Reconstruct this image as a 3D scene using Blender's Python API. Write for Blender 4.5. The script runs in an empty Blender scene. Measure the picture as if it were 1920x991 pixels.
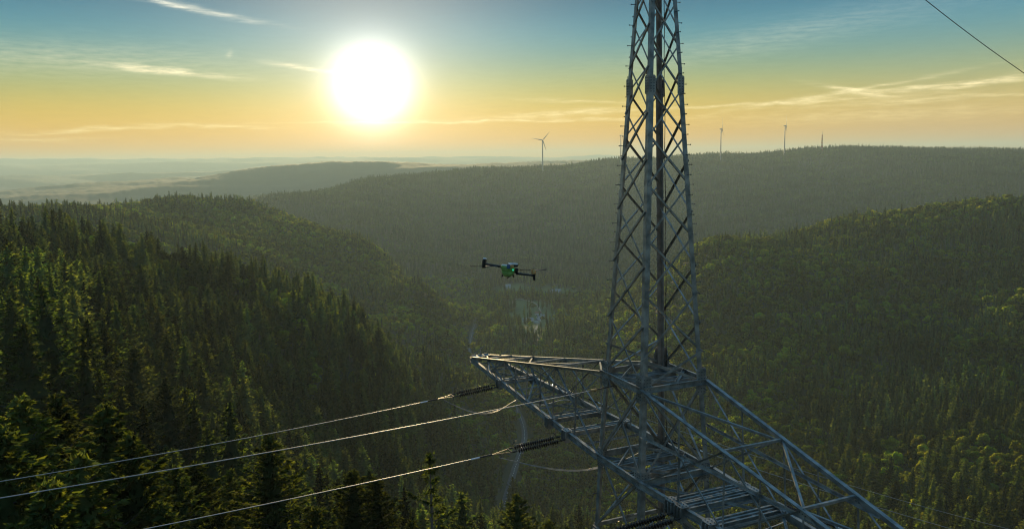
import bpy, bmesh, math, random
import numpy as np
from mathutils import Vector, Matrix, Euler

random.seed(7)
RNG = np.random.default_rng(11)
scene = bpy.context.scene
COL = scene.collection

# ------------------------------------------------------------------ camera
F_PX, PITCH, ROLL = 1486.4, 0.1309, -0.0161
cp, sp, cr, sr = math.cos(PITCH), math.sin(PITCH), math.cos(ROLL), math.sin(ROLL)
UPV = Vector((0, sp, cp)); FWD = Vector((0, cp, -sp)); RGT = Vector((1, 0, 0))
cam_r = RGT * cr + UPV * sr
cam_u = -RGT * sr + UPV * cr
cam_data = bpy.data.cameras.new('camera')
cam = bpy.data.objects.new('camera', cam_data)
COL.objects.link(cam)
cam.matrix_world = Matrix(((cam_r.x, cam_u.x, -FWD.x, 0), (cam_r.y, cam_u.y, -FWD.y, 0),
                           (cam_r.z, cam_u.z, -FWD.z, 0), (0, 0, 0, 1)))
cam_data.sensor_width = 36
cam_data.lens = F_PX * 36 / 1920
cam_data.clip_start = 0.1
cam_data.clip_end = 90000
scene.camera = cam


def ray(u, v):
    """direction through a point of the photograph (1920 x 991), not normalised"""
    return FWD * F_PX + cam_r * (u - 960) + cam_u * (495.5 - v)


def hd(u, v, d):
    """point on the ray through (u, v) at horizontal distance d"""
    r = ray(u, v)
    return r * (d / math.hypot(r.x, r.y))


# ------------------------------------------------------------------ sun, sky, exposure
sdir = ray(697, 165).normalized()
SUN_AZ = math.atan2(sdir.x, sdir.y)
SUN_EL = math.asin(sdir.z)
sun_data = bpy.data.lights.new('sun', 'SUN')
sun_data.energy = 5.0
sun_data.angle = math.radians(0.5)
sun_data.color = (1.0, 0.73, 0.36)
sun = bpy.data.objects.new('sun', sun_data)
COL.objects.link(sun)
sun.rotation_euler = sdir.to_track_quat('Z', 'Y').to_euler()

world = bpy.data.worlds.new('World')
scene.world = world
world.use_nodes = True
wt = world.node_tree
wn, wl = wt.nodes, wt.links
wn.clear()


def srgb(r, g, b):
    f = lambda c: (c / 255) / 12.92 if c < 10.3 else (((c / 255) + 0.055) / 1.055) ** 2.4
    return (f(r), f(g), f(b))


def M(op, a, b=None, c=None, clamp=False):
    n = wn.new('ShaderNodeMath'); n.operation = op; n.use_clamp = clamp
    for i, x in enumerate((a, b, c)):
        if x is None: continue
        if isinstance(x, (int, float)): n.inputs[i].default_value = x
        else: wl.new(x, n.inputs[i])
    return n.outputs[0]


def mixc(fac, a, b, mode='MIX'):
    n = wn.new('ShaderNodeMix'); n.data_type = 'RGBA'; n.blend_type = mode; n.clamp_factor = False
    for i, x in ((0, fac), (6, a), (7, b)):
        if isinstance(x, (int, float)): n.inputs[i].default_value = x
        elif isinstance(x, tuple): n.inputs[i].default_value = (*x, 1)
        else: wl.new(x, n.inputs[i])
    return n.outputs[2]


tc = wn.new('ShaderNodeTexCoord')
sx = wn.new('ShaderNodeSeparateXYZ'); wl.new(tc.outputs['Generated'], sx.inputs[0])
EL = M('MULTIPLY', M('ARCSINE', sx.outputs[2]), 180 / math.pi)
AZ = M('MULTIPLY', M('ARCTAN2', sx.outputs[0], sx.outputs[1]), 180 / math.pi)
dotn = wn.new('ShaderNodeVectorMath'); dotn.operation = 'DOT_PRODUCT'
wl.new(tc.outputs['Generated'], dotn.inputs[0]); dotn.inputs[1].default_value = sdir
TH = M('MULTIPLY', M('ARCCOSINE', M('MINIMUM', dotn.outputs['Value'], 1.0)), 180 / math.pi)

ramp = wn.new('ShaderNodeValToRGB')
wl.new(M('DIVIDE', EL, 90.0, clamp=True), ramp.inputs[0])
ramp.color_ramp.interpolation = 'B_SPLINE'
stops = [(0.0, (255, 160, 0)), (1.6, (252, 180, 0)), (3.2, (242, 194, 36)), (5.0, (180, 186, 104)),
         (6.8, (116, 164, 150)), (8.6, (66, 150, 172)), (10.4, (20, 116, 150)), (12.5, (4, 90, 128)),
         (22, (60, 126, 168)), (50, (104, 152, 196)), (90, (100, 148, 196))]
cr_ = ramp.color_ramp
while len(cr_.elements) < len(stops): cr_.elements.new(0.5)
for e, (deg, c) in zip(cr_.elements, stops):
    e.position = deg / 90; e.color = (*srgb(*c), 1)
sky_col = ramp.outputs[0]

nish = wn.new('ShaderNodeTexSky'); nish.sky_type = 'NISHITA'; nish.sun_disc = False
nish.sun_elevation = SUN_EL; nish.sun_rotation = SUN_AZ
nish.air_density = 1.0; nish.dust_density = 1.5; nish.ozone_density = 2.0
nish_s = mixc(1.0, nish.outputs[0], (0.0015, 0.002, 0.003), 'MULTIPLY')
base = mixc(1.0, mixc(0.62, (0, 0, 0), sky_col), nish_s, 'ADD')
# away from the sun the low sky turns paler and cooler
away = M('MULTIPLY', M('SUBTRACT', M('MULTIPLY', TH, 1 / 60.0), 0.35, clamp=True), 0.7)
away = M('MINIMUM', away, 0.18)
base = mixc(away, base, srgb(112, 142, 158))

# thin cloud streaks: (u, v, half length, half width, tilt) in photograph pixels turned to degrees on the sky
nzc = wn.new('ShaderNodeCombineXYZ')
wl.new(M('MULTIPLY', AZ, 0.35), nzc.inputs[0]); wl.new(M('MULTIPLY', EL, 2.6), nzc.inputs[1])
nz = wn.new('ShaderNodeTexNoise'); nz.inputs['Scale'].default_value = 2.0
nz.inputs['Detail'].default_value = 9; nz.inputs['Roughness'].default_value = 0.62
wl.new(nzc.outputs[0], nz.inputs['Vector'])
nz2 = wn.new('ShaderNodeTexNoise'); nz2.inputs['Scale'].default_value = 0.8
nz2.inputs['Detail'].default_value = 4
wl.new(nzc.outputs[0], nz2.inputs['Vector'])
wob = M('SUBTRACT', nz2.outputs[0], 0.5)
streak = M('SUBTRACT', M('MULTIPLY', nz.outputs[0], 2.6), 0.85, clamp=True)
clouds = [(370, 18, 110, 7, 9, 0.5), (300, 4, 60, 5, 12, .3), (320, 134, 100, 7, 4, 0.75), (575, 127, 62, 6, 5, .6),
          (430, 100, 8, 7, -60, .22), (180, 243, 120, 5, -3, .5), (420, 238, 90, 4, 1, .5), (60, 262, 90, 6, 0, .3),
          (900, 228, 330, 3.5, 0, .7), (1050, 214, 150, 9, -2, .5), (1100, 190, 120, 5, 3, .3),
          (1440, 194, 260, 5, -1, .55), (1560, 176, 180, 5, -8, .5),
          (1605, 170, 58, 5, 12, .9), (1790, 160, 170, 6, -3, .6), (1750, 186, 240, 6, -1, .35), (1860, 150, 70, 6, -10, .4),
          (100, 110, 300, 40, 0, .18), (1650, 215, 300, 18, 0, .25), (1450, 70, 300, 36, -8, .12)]
csum = None
for (u, v, hl, hw, tilt, inten) in clouds:
    d = ray(u, v).normalized()
    a0, e0 = math.degrees(math.atan2(d.x, d.y)), math.degrees(math.asin(d.z))
    L, W = hl * 0.0366, hw * 0.028
    t = math.radians(-tilt)
    dx = M('SUBTRACT', AZ, a0)
    dy = M('ADD', M('SUBTRACT', EL, e0), M('MULTIPLY', wob, 0.7))
    px = M('ADD', M('MULTIPLY', dx, math.cos(t) / L), M('MULTIPLY', dy, math.sin(t) / L))
    py = M('ADD', M('MULTIPLY', dx, -math.sin(t) / W), M('MULTIPLY', dy, math.cos(t) / W))
    q = M('ADD', M('MULTIPLY', px, px), M('MULTIPLY', py, py))
    m = M('MULTIPLY', M('EXPONENT', M('MULTIPLY', q, -1.2)), min(1.0, inten * 1.35))
    csum = m if csum is None else M('ADD', csum, m)
cmask = M('MINIMUM', M('MULTIPLY', csum, M('ADD', M('MULTIPLY', streak, 0.85), 0.15)), 0.9)
cloud_col = mixc(M('MULTIPLY', EL, 1 / 12.0, clamp=True), srgb(255, 226, 140), srgb(236, 236, 222))
base = mixc(cmask, base, cloud_col)
# faint streaky veil over the whole low sky
veil = M('MULTIPLY', M('SUBTRACT', nz.outputs[0], 0.5), 0.16)
base = mixc(1.0, base, mixc(1.0, base, mixc(veil, (0, 0, 0), (1, 1, 1)), 'MULTIPLY'), 'ADD')
# aureole of the low sun
g1 = M('MULTIPLY', M('EXPONENT', M('MULTIPLY', M('POWER', M('DIVIDE', TH, 2.25), 1.9), -1.0)), 1.8)
g2 = M('MULTIPLY', M('EXPONENT', M('MULTIPLY', TH, -1 / 5.2)), 0.62)
g3 = M('MULTIPLY', M('EXPONENT', M('MULTIPLY', TH, -1 / 9.0)), 0.07)
base = mixc(1.0, base, mixc(g1, (0, 0, 0), (1.0, 0.97, 0.90)), 'ADD')
base = mixc(1.0, base, mixc(g2, (0, 0, 0), (1.0, 0.80, 0.60)), 'ADD')
base = mixc(1.0, base, mixc(g3, (0, 0, 0), (1.0, 0.70, 0.22)), 'ADD')
bg = wn.new('ShaderNodeBackground')
fin = mixc(1.0, base, (10.0, 10.0, 10.0), 'MULTIPLY')
wl.new(fin, bg.inputs[0]); bg.inputs[1].default_value = 0.1
wo = wn.new('ShaderNodeOutputWorld'); wl.new(bg.outputs[0], wo.inputs[0])

vs = scene.view_settings
vs.view_transform = 'Standard'; vs.look = 'None'; vs.exposure = 0.52; vs.gamma = 1.0
scene.render.engine = 'CYCLES'
scene.cycles.use_denoising = True
try:
    scene.cycles.denoiser = 'OPENIMAGEDENOISE'
    scene.cycles.denoising_prefilter = 'ACCURATE'
    scene.cycles.denoising_input_passes = 'RGB_ALBEDO_NORMAL'
except Exception:
    pass
scene.cycles.pixel_filter_type = 'BLACKMAN_HARRIS'
scene.cycles.filter_width = 1.15
scene.cycles.max_bounces = 5
scene.cycles.diffuse_bounces = 3
scene.cycles.glossy_bounces = 2
scene.cycles.transmission_bounces = 3
scene.cycles.volume_bounces = 2
scene.cycles.use_adaptive_sampling = True
scene.cycles.adaptive_threshold = 0.01


# ------------------------------------------------------------------ materials
def mat(name, col, rough=0.8, metal=0.0, col2=None, nscale=8.0, bump=0.0, bscale=None, translucent=0.0,
        tcol=None, rnd=0.0, spec=None, emit=None):
    m = bpy.data.materials.new(name); m.use_nodes = True
    nt = m.node_tree; N, L = nt.nodes, nt.links; N.clear()
    out = N.new('ShaderNodeOutputMaterial'); p = N.new('ShaderNodeBsdfPrincipled')
    p.inputs['Roughness'].default_value = rough; p.inputs['Metallic'].default_value = metal
    if spec is not None: p.inputs['Specular IOR Level'].default_value = spec
    csock = None
    tcn = N.new('ShaderNodeTexCoord')
    if col2 is not None:
        n = N.new('ShaderNodeTexNoise'); n.inputs['Scale'].default_value = nscale; n.inputs['Detail'].default_value = 5
        L.new(tcn.outputs['Object'], n.inputs['Vector'])
        r = N.new('ShaderNodeValToRGB'); r.color_ramp.elements[0].position = 0.35; r.color_ramp.elements[1].position = 0.65
        r.color_ramp.elements[0].color = (*col, 1); r.color_ramp.elements[1].color = (*col2, 1)
        L.new(n.outputs[0], r.inputs[0]); csock = r.outputs[0]
    if rnd > 0:
        gp = N.new('ShaderNodeNewGeometry'); n5 = N.new('ShaderNodeTexNoise'); n5.inputs['Scale'].default_value = 0.011
        n5.inputs['Detail'].default_value = 3; L.new(gp.outputs['Position'], n5.inputs['Vector'])
        r5 = N.new('ShaderNodeMapRange'); r5.inputs[1].default_value = 0.36; r5.inputs[2].default_value = 0.64
        r5.inputs[3].default_value = 0.55; r5.inputs[4].default_value = 1.45; L.new(n5.outputs[0], r5.inputs[0])
        m5 = N.new('ShaderNodeMix'); m5.data_type = 'RGBA'; m5.blend_type = 'MULTIPLY'; m5.inputs[0].default_value = 1
        if csock is None: m5.inputs[6].default_value = (*col, 1)
        else: L.new(csock, m5.inputs[6])
        L.new(r5.outputs[0], m5.inputs[7]); csock = m5.outputs[2]
        oi = N.new('ShaderNodeObjectInfo')
        h = N.new('ShaderNodeHueSaturation')
        a = N.new('ShaderNodeMapRange'); a.inputs[3].default_value = 1 - rnd; a.inputs[4].default_value = 1 + rnd * 1.3
        L.new(oi.outputs['Random'], a.inputs[0]); L.new(a.outputs[0], h.inputs['Value'])
        b = N.new('ShaderNodeMath'); b.operation = 'MULTIPLY_ADD'; b.inputs[1].default_value = 7.31
        b.inputs[2].default_value = 0; L.new(oi.outputs['Random'], b.inputs[0])
        fr = N.new('ShaderNodeMath'); fr.operation = 'FRACT'; L.new(b.outputs[0], fr.inputs[0])
        c = N.new('ShaderNodeMapRange'); c.inputs[3].default_value = 0.5 - 0.045 * rnd; c.inputs[4].default_value = 0.5 + 0.035 * rnd
        L.new(fr.outputs[0], c.inputs[0]); L.new(c.outputs[0], h.inputs['Hue'])
        if csock is None: h.inputs['Color'].default_value = (*col, 1)
        else: L.new(csock, h.inputs['Color'])
        csock = h.outputs[0]
    if csock is None: p.inputs['Base Color'].default_value = (*col, 1)
    else: L.new(csock, p.inputs['Base Color'])
    if bump > 0:
        n = N.new('ShaderNodeTexNoise'); n.inputs['Scale'].default_value = bscale or nscale; n.inputs['Detail'].default_value = 6
        L.new(tcn.outputs['Object'], n.inputs['Vector'])
        b = N.new('ShaderNodeBump'); b.inputs['Strength'].default_value = bump; b.inputs['Distance'].default_value = 0.02
        L.new(n.outputs[0], b.inputs['Height']); L.new(b.outputs[0], p.inputs['Normal'])
    if emit:
        p.inputs['Emission Color'].default_value = (*emit[0], 1); p.inputs['Emission Strength'].default_value = emit[1]
    if translucent > 0:
        t = N.new('ShaderNodeBsdfTranslucent')
        if tcol is not None and csock is None: t.inputs[0].default_value = (*tcol, 1)
        elif tcol is not None:
            mm = N.new('ShaderNodeMix'); mm.data_type = 'RGBA'; mm.blend_type = 'MULTIPLY'; mm.inputs[0].default_value = 1
            L.new(csock, mm.inputs[6]); mm.inputs[7].default_value = (*tcol, 1); L.new(mm.outputs[2], t.inputs[0])
        else:
            L.new(csock, t.inputs[0]) if csock else None
        mx = N.new('ShaderNodeMixShader'); mx.inputs[0].default_value = translucent
        L.new(p.outputs[0], mx.inputs[1]); L.new(t.outputs[0], mx.inputs[2]); L.new(mx.outputs[0], out.inputs[0])
    else:
        L.new(p.outputs[0], out.inputs[0])
    return m


MAT = dict(
    needle=mat('spruce_needles', (0.025, 0.052, 0.030), 1.0, col2=(0.062, 0.094, 0.038), nscale=0.35, translucent=0.5, tcol=(3.6, 3.0, 0.7), rnd=0.75, spec=0.0),
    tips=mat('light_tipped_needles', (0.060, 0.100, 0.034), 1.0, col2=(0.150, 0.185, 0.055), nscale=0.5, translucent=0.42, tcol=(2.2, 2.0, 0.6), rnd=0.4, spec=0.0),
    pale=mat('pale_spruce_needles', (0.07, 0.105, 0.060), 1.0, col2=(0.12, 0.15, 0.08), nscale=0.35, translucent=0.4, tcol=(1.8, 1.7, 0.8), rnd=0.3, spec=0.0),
    needle_far=mat('far_spruce_needles', (0.026, 0.050, 0.030), 1.0, col2=(0.040, 0.066, 0.036), nscale=0.05, translucent=0.4, tcol=(2.2, 2.3, 0.7), rnd=0.22, spec=0.0),
    leaf_far=mat('far_leaves', (0.040, 0.070, 0.028), 1.0, col2=(0.056, 0.084, 0.034), nscale=0.05, translucent=0.45, tcol=(2.2, 2.3, 0.7), rnd=0.25, spec=0.0),
    leaf=mat('broad_leaves', (0.046, 0.080, 0.028), 1.0, col2=(0.095, 0.125, 0.038), nscale=0.2, translucent=0.64, tcol=(4.1, 3.4, 0.6), rnd=0.75, spec=0.0),
    bark=mat('bark', (0.10, 0.075, 0.055), 0.9, col2=(0.17, 0.14, 0.11), nscale=3, bump=0.5),
    steel=mat('galvanised_steel', (0.15, 0.155, 0.145), 0.42, metal=0.45, col2=(0.35, 0.355, 0.335), nscale=3.1, bump=0.3, bscale=22),
    steel_brown=mat('brownish_steel', (0.20, 0.185, 0.165), 0.6, metal=0.3, col2=(0.32, 0.30, 0.28), nscale=4, bump=0.2, bscale=30),  # brown of the backlit rear leg is put into this colour
    bolt=mat('bolt_steel', (0.09, 0.10, 0.11), 0.5, metal=0.6),
    wire=mat('aluminium_wire', (0.42, 0.42, 0.41), 0.5, metal=0.6),
    ceramic=mat('insulator_glaze', (0.028, 0.016, 0.012), 0.12),
    fitting=mat('dark_fitting', (0.06, 0.055, 0.05), 0.45, metal=0.7),
    asphalt=mat('asphalt', (0.055, 0.056, 0.06), 0.8, col2=(0.085, 0.085, 0.085), nscale=0.3),
    marking=mat('road_marking_paint', (0.8, 0.8, 0.78), 0.6),
    gravel=mat('gravel_track', (0.30, 0.27, 0.21), 0.9, col2=(0.22, 0.20, 0.15), nscale=0.3),
    wall=mat('white_render', (0.74, 0.72, 0.68), 0.85, col2=(0.66, 0.64, 0.60), nscale=0.6),
    roof_grey=mat('slate_roof', (0.36, 0.36, 0.36), 0.85, col2=(0.27, 0.27, 0.27), nscale=1.5),
    roof_red=mat('clay_roof', (0.26, 0.13, 0.08), 0.8, col2=(0.20, 0.10, 0.07), nscale=1.5),
    glass=mat('window_glass', (0.03, 0.04, 0.05), 0.08),
    turbine=mat('turbine_paint', (0.36, 0.36, 0.36), 0.5),
    mast_red=mat('mast_red_paint', (0.45, 0.06, 0.04), 0.6),
    plastic=mat('black_plastic', (0.012, 0.012, 0.013), 0.4),
    shell=mat('green_reflection_shell', (0.15, 0.25, 0.05), 0.6, col2=(0.26, 0.36, 0.10), nscale=30, spec=0.2),  # green light reflected on the drone body, put into the colour
    silver=mat('silver_cover', (0.8, 0.82, 0.84), 0.3, metal=0.3),
    orange=mat('orange_motor_cap', (0.62, 0.36, 0.14), 0.35, metal=0.4),
    led=mat('status_light', (0.05, 0.5, 0.35), 0.3, emit=((0.05, 1.0, 0.6), 0.5)),
    blue=mat('blue_lens', (0.05, 0.12, 0.25), 0.1),
)


# ------------------------------------------------------------------ helpers
def link_mesh(name, me, m=None, parent=None, loc=None):
    o = bpy.data.objects.new(name, me); COL.objects.link(o)
    if m is not None and not me.materials: me.materials.append(m)
    if parent is not None: o.parent = parent
    if loc is not None: o.location = loc
    return o


def tag(o, label=None, cat=None, group=None, kind=None):
    if label: o['label'] = label
    if cat: o['category'] = cat
    if group: o['group'] = group
    if kind: o['kind'] = kind
    return o


def empty(name, loc, rz=0.0):
    o = bpy.data.objects.new(name, None); COL.objects.link(o)
    o.empty_display_size = 0.3
    o.location = loc; o.rotation_euler = (0, 0, rz)
    return o


def np_mesh(name, V, Fs, mats, midx=None, smooth=False, normals=None):
    """V (n,3), Fs (m,k) equal-size faces"""
    me = bpy.data.meshes.new(name)
    V = np.ascontiguousarray(V, dtype=np.float32); Fs = np.ascontiguousarray(Fs, dtype=np.int32)
    n, k = Fs.shape
    me.vertices.add(len(V)); me.vertices.foreach_set('co', V.ravel())
    me.loops.add(n * k); me.loops.foreach_set('vertex_index', Fs.ravel())
    me.polygons.add(n); me.polygons.foreach_set('loop_start', np.arange(0, n * k, k, dtype=np.int32))
    for m in mats: me.materials.append(m)
    if midx is not None: me.polygons.foreach_set('material_index', np.ascontiguousarray(midx, dtype=np.int32))
    if smooth: me.polygons.foreach_set('use_smooth', np.ones(n, dtype=bool))
    me.update(calc_edges=True)
    if normals is not None:
        me.polygons.foreach_set('use_smooth', np.ones(n, dtype=bool))
        me.normals_split_custom_set_from_vertices(normals.tolist())
    return me


def tubes(paths, radii, sides=6):
    """tubes along polylines -> V, F(quads)"""
    Vs, Fq, off = [], [], 0
    for P, R in zip(paths, radii):
        P = np.asarray(P, float); n = len(P)
        R = np.broadcast_to(np.asarray(R, float), (n,))
        T = np.gradient(P, axis=0); T /= np.linalg.norm(T, axis=1)[:, None] + 1e-12
        ref = np.where(np.abs(T[:, 2:3]) > 0.9, [[1.0, 0, 0]], [[0, 0, 1.0]])
        A = np.cross(T, ref); A /= np.linalg.norm(A, axis=1)[:, None]
        B = np.cross(T, A)
        ang = np.arange(sides) * 2 * math.pi / sides
        ring = (P[:, None] + R[:, None, None] * (np.cos(ang)[None, :, None] * A[:, None] + np.sin(ang)[None, :, None] * B[:, None]))
        Vs.append(ring.reshape(-1, 3))
        i = np.arange(n - 1)[:, None] * sides; j = np.arange(sides)[None]; j2 = (j + 1) % sides
        Fq.append((np.stack([i + j, i + j2, i + sides + j2, i + sides + j], -1) + off).reshape(-1, 4))
        off += n * sides
    return np.concatenate(Vs), np.concatenate(Fq)


# value noise
_perm = RNG.random((256, 256))


def vnoise(x, y):
    xi, yi = np.floor(x).astype(int), np.floor(y).astype(int)
    fx, fy = x - xi, y - yi
    fx = fx * fx * (3 - 2 * fx); fy = fy * fy * (3 - 2 * fy)
    g = lambda a, b: _perm[a % 256, b % 256]
    return (g(xi, yi) * (1 - fx) + g(xi + 1, yi) * fx) * (1 - fy) + (g(xi, yi + 1) * (1 - fx) + g(xi + 1, yi + 1) * fx) * fy - 0.5


def fbm(x, y, o=4):
    s, a = 0, 1.0
    for i in range(o):
        s = s + a * vnoise(x + 17.3 * i, y - 9.1 * i); x = x * 2.03; y = y * 2.03; a *= 0.5
    return s


# ------------------------------------------------------------------ terrain from its ridges and valley floors
cps = []


def col_(u, pts, h=16):
    for p in pts:
        v, d = p[:2]; hh = p[2] if len(p) > 2 else (((27 if u < 200 else 22) if d > 420 else 27) if d < 720 and u < 720 else 20)
        w = hd(u, v, d); cps.append((math.atan2(w.x, w.y), math.log(d), w.z - hh))


def zat(u, *pts):
    w = hd(u, 500, 1)
    for d, z in pts: cps.append((math.atan2(w.x, w.y), math.log(d), z))


col_(0, [(700, 130, 20), (600, 210, 20), (520, 320, 20), (450, 450), (414, 600), (400, 1500)])
zat(0, (20, -46), (55, -44), (850, -118), (2100, -170), (3200, -300), (11000, -330), (4200, -310))
col_(0, [(384, 5500, 0), (361, 8500, 0), (336, 14000, 0), (345, 17000, 0), (324, 20000, 0), (303, 25000, 0)])
col_(150, [(700, 170, 20), (600, 260, 20), (520, 370, 20), (450, 500), (420, 600), (398, 1250), (385, 1700)])
zat(150, (20, -46), (60, -46), (880, -125), (2300, -180), (3200, -310), (4200, -300), (11500, -330))
col_(150, [(372, 5500, 0), (349, 8700, 0), (332, 14000, 0), (340, 17500, 0), (319, 20000, 0), (302, 25000, 0)])
col_(340, [(800, 230), (700, 300, 20), (600, 380), (520, 480), (480, 560), (445, 1230), (410, 1550), (368, 2000)])
zat(340, (20, -46), (65, -47), (110, -65), (860, -175), (2450, -180), (3000, -300), (3700, -310), (4600, -300), (11500, -330))
col_(340, [(364, 5600, 0), (341, 6400, 0), (345, 7500, 0), (339, 9000, 0), (330, 14000, 0), (333, 17500, 0), (314, 20000, 0), (300, 25000, 0)])
col_(500, [(900, 260, 20), (800, 330, 20), (700, 420, 20), (600, 500), (540, 570), (507, 640), (470, 1320), (450, 1450), (414, 1700), (384, 1950)])
zat(500, (20, -46), (70, -50), (110, -72), (920, -225), (2400, -210), (2850, -290))
col_(500, [(379, 3300, 0), (368, 5000, 0), (345, 6200, 0), (313, 7100, 0), (322, 14000, 0), (311, 20000, 0), (297, 25000, 0)])
zat(500, (4200, -260), (9000, -250), (11500, -300))
col_(700, [(980, 300, 20), (900, 370, 20), (800, 450, 20), (700, 540, 20), (640, 620), (610, 680), (590, 1280), (550, 1400), (500, 1550), (449, 1720)])
zat(700, (20, -47), (65, -51), (120, -80), (900, -255), (2050, -270), (2350, -300))
col_(700, [(432, 2700, 0), (400, 3050, 0), (360, 3500, 0), (338, 3900, 0), (306, 7400, 0), (307, 20000, 0), (297, 25000, 0)])
zat(700, (5000, -180), (9500, -250), (13000, -250))
col_(850, [(980, 520), (900, 600), (800, 700), (700, 820), (665, 880), (600, 1420, 0), (560, 1950, 8), (500, 2450, 8), (450, 2900, 8), (400, 3300, 8), (350, 3800, 0), (327, 4150, 0)])
zat(850, (20, -48), (70, -55), (150, -100), (300, -165), (1100, -300), (1300, -308))
col_(850, [(310, 7500, 0), (304, 20000, 0), (296, 25000, 0)])
zat(850, (5200, -150), (9500, -240), (13000, -250))
col_(790, [(640, 840, 16), (600, 1150, 10), (560, 1330, 16), (530, 1400, 16), (480, 2300, 8)])
zat(790, (1000, -280), (1700, -305))
# valley floor
col_(960, [(980, 650, 0), (900, 745, 0), (800, 885, 0), (700, 1090, 0), (620, 1350, 0), (560, 1700, 0), (500, 2300, 4), (450, 2800, 8), (400, 3250, 8), (350, 3700, 0), (322, 4200, 0)])
zat(960, (20, -50), (60, -56), (85, -62), (150, -105), (300, -172), (480, -250))
col_(960, [(305, 8000, 0), (296, 25000, 0)])
col_(780, [(305, 7400, 0)]); col_(900, [(305, 7600, 0)]); col_(1050, [(301, 8000, 0)]); col_(600, [(306, 7300, 0)]); col_(440, [(320, 6900, 0)])
zat(960, (5400, -150), (12000, -200))
col_(1150, [(980, 650, 14), (900, 740, 14), (800, 880, 14), (700, 1060, 14), (600, 1350, 14), (550, 1950, 8), (500, 2500, 8), (450, 2900, 8), (400, 3300, 8), (350, 3750, 8), (303, 4400, 0)])
zat(1150, (20, -50), (60, -56), (80, -66), (150, -108), (300, -180), (450, -240), (5600, -120), (12000, -150))
col_(1150, [(300, 8000, 0), (296, 25000, 0)])
col_(1310, [(980, 600), (850, 730), (750, 850), (650, 1000), (550, 1150), (490, 1290), (458, 1360), (430, 2900, 8), (400, 3200, 8), (350, 3700, 8), (294, 4500, 0)])
zat(1310, (20, -51), (60, -58), (80, -68), (150, -112), (300, -185), (450, -235), (1900, -290), (2300, -300), (6000, -100), (12000, -100), (25000, -60))
col_(1600, [(980, 520), (850, 640), (750, 770), (650, 920), (550, 1100), (450, 1340), (402, 1520), (375, 3300, 8), (330, 3800, 8), (279, 4500, 0)])
zat(1600, (20, -51), (60, -58), (80, -70), (150, -112), (300, -175), (400, -215), (1900, -180), (2500, -280), (6000, -60), (12000, -100), (25000, -60))
col_(1900, [(980, 450), (800, 640), (700, 800), (600, 980), (500, 1200), (405, 1460), (368, 1620), (345, 3400, 8), (289, 4400, 0)])
zat(1900, (20, -51), (60, -60), (80, -72), (150, -115), (300, -170), (2000, -170), (2600, -270), (6000, -60), (12000, -100), (25000, -60))
for azd in (-52, -75, 52, 75):
    s = azd < 0
    for d, z in ((20, -48), (60, -52), (150, -60 if s else -110), (320, -80 if s else -180), (640, -60 if s else -230), (1200, -80 if s else -170),
                 (1700, -100 if s else -90), (3000, -280), (4500, -300 if s else 0), (9000, -250 if s else -50), (25000, 60)):
        cps.append((math.radians(azd), math.log(d), z))
for azd in (-110, -140, -170, 110, 140, 170):
    for d, z in ((20, -49), (100, -62), (500, -160), (1500, -230), (5000, -150), (25000, 20)):
        cps.append((math.radians(azd), math.log(d), z))
cps.append((0, math.log(6), -50)); cps.append((math.pi * .5, math.log(6), -50)); cps.append((-math.pi * .5, math.log(6), -50))
CP = np.array(cps)
AS = 1.6   # azimuth weight


def phi(r2): return np.sqrt(r2 + 0.0025)


CX = np.stack([CP[:, 0] * AS, CP[:, 1]], 1)
K = phi(((CX[:, None] - CX[None]) ** 2).sum(-1))
nC = len(CP)
Amat = np.zeros((nC + 3, nC + 3)); Amat[:nC, :nC] = K - np.eye(nC) * 0.004
Pm = np.stack([np.ones(nC), CX[:, 0], CX[:, 1]], 1); Amat[:nC, nC:] = Pm; Amat[nC:, :nC] = Pm.T
WT = np.linalg.solve(Amat, np.concatenate([CP[:, 2], np.zeros(3)]))


def ground_polar(az, lr):
    az = np.asarray(az, float); lr = np.asarray(lr, float)
    sh = az.shape; a = (az * AS).ravel(); l = lr.ravel(); out = np.empty(a.size)
    for i in range(0, a.size, 20000):
        s = slice(i, i + 20000)
        d2 = (a[s, None] - CX[None, :, 0]) ** 2 + (l[s, None] - CX[None, :, 1]) ** 2
        out[s] = phi(d2) @ WT[:nC] + WT[nC] + WT[nC + 1] * a[s] + WT[nC + 2] * l[s]
    z = out.reshape(sh)
    r = np.exp(lr); x, y = r * np.sin(az), r * np.cos(az)
    amp = np.clip((r - 150) / 800, 0, 1)
    z = z + amp * 14 * fbm(x / 260, y / 260, 3)
    z = z + amp * np.clip((2600 - r) / 600, 0, 1) * 11 * fbm(x / 120 + 9, y / 120, 2)
    far = np.clip((r - 6000) / 5000, 0, 1)
    z = z + far * 150 * fbm(x / 2600 + 5, y / 1500, 4)
    z = z + np.clip((r - 2500) / 1500, 0, 1) * 22 * fbm(x / 700 + 3, y / 700, 3)
    return z


azg = np.concatenate([np.radians(np.arange(-180, -44, 3.0)), np.radians(np.arange(-44, 44.01, 0.16)), np.radians(np.arange(47, 180.1, 3.0))])
lrg = np.linspace(math.log(6), math.log(26500), 430)
AZG, LRG = np.meshgrid(azg, lrg)
ZG = ground_polar(AZG, LRG)
RG = np.exp(LRG)
XG, YG = RG * np.sin(AZG), RG * np.cos(AZG)
# canopy roughness only where the trees are too far to stand one by one
ZG = ZG + np.clip((RG - 4300) / 900, 0, 1) * (RNG.random(ZG.shape) - 0.3) * 7 * np.clip(RG / 7000, 0.6, 1.1)


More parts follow.
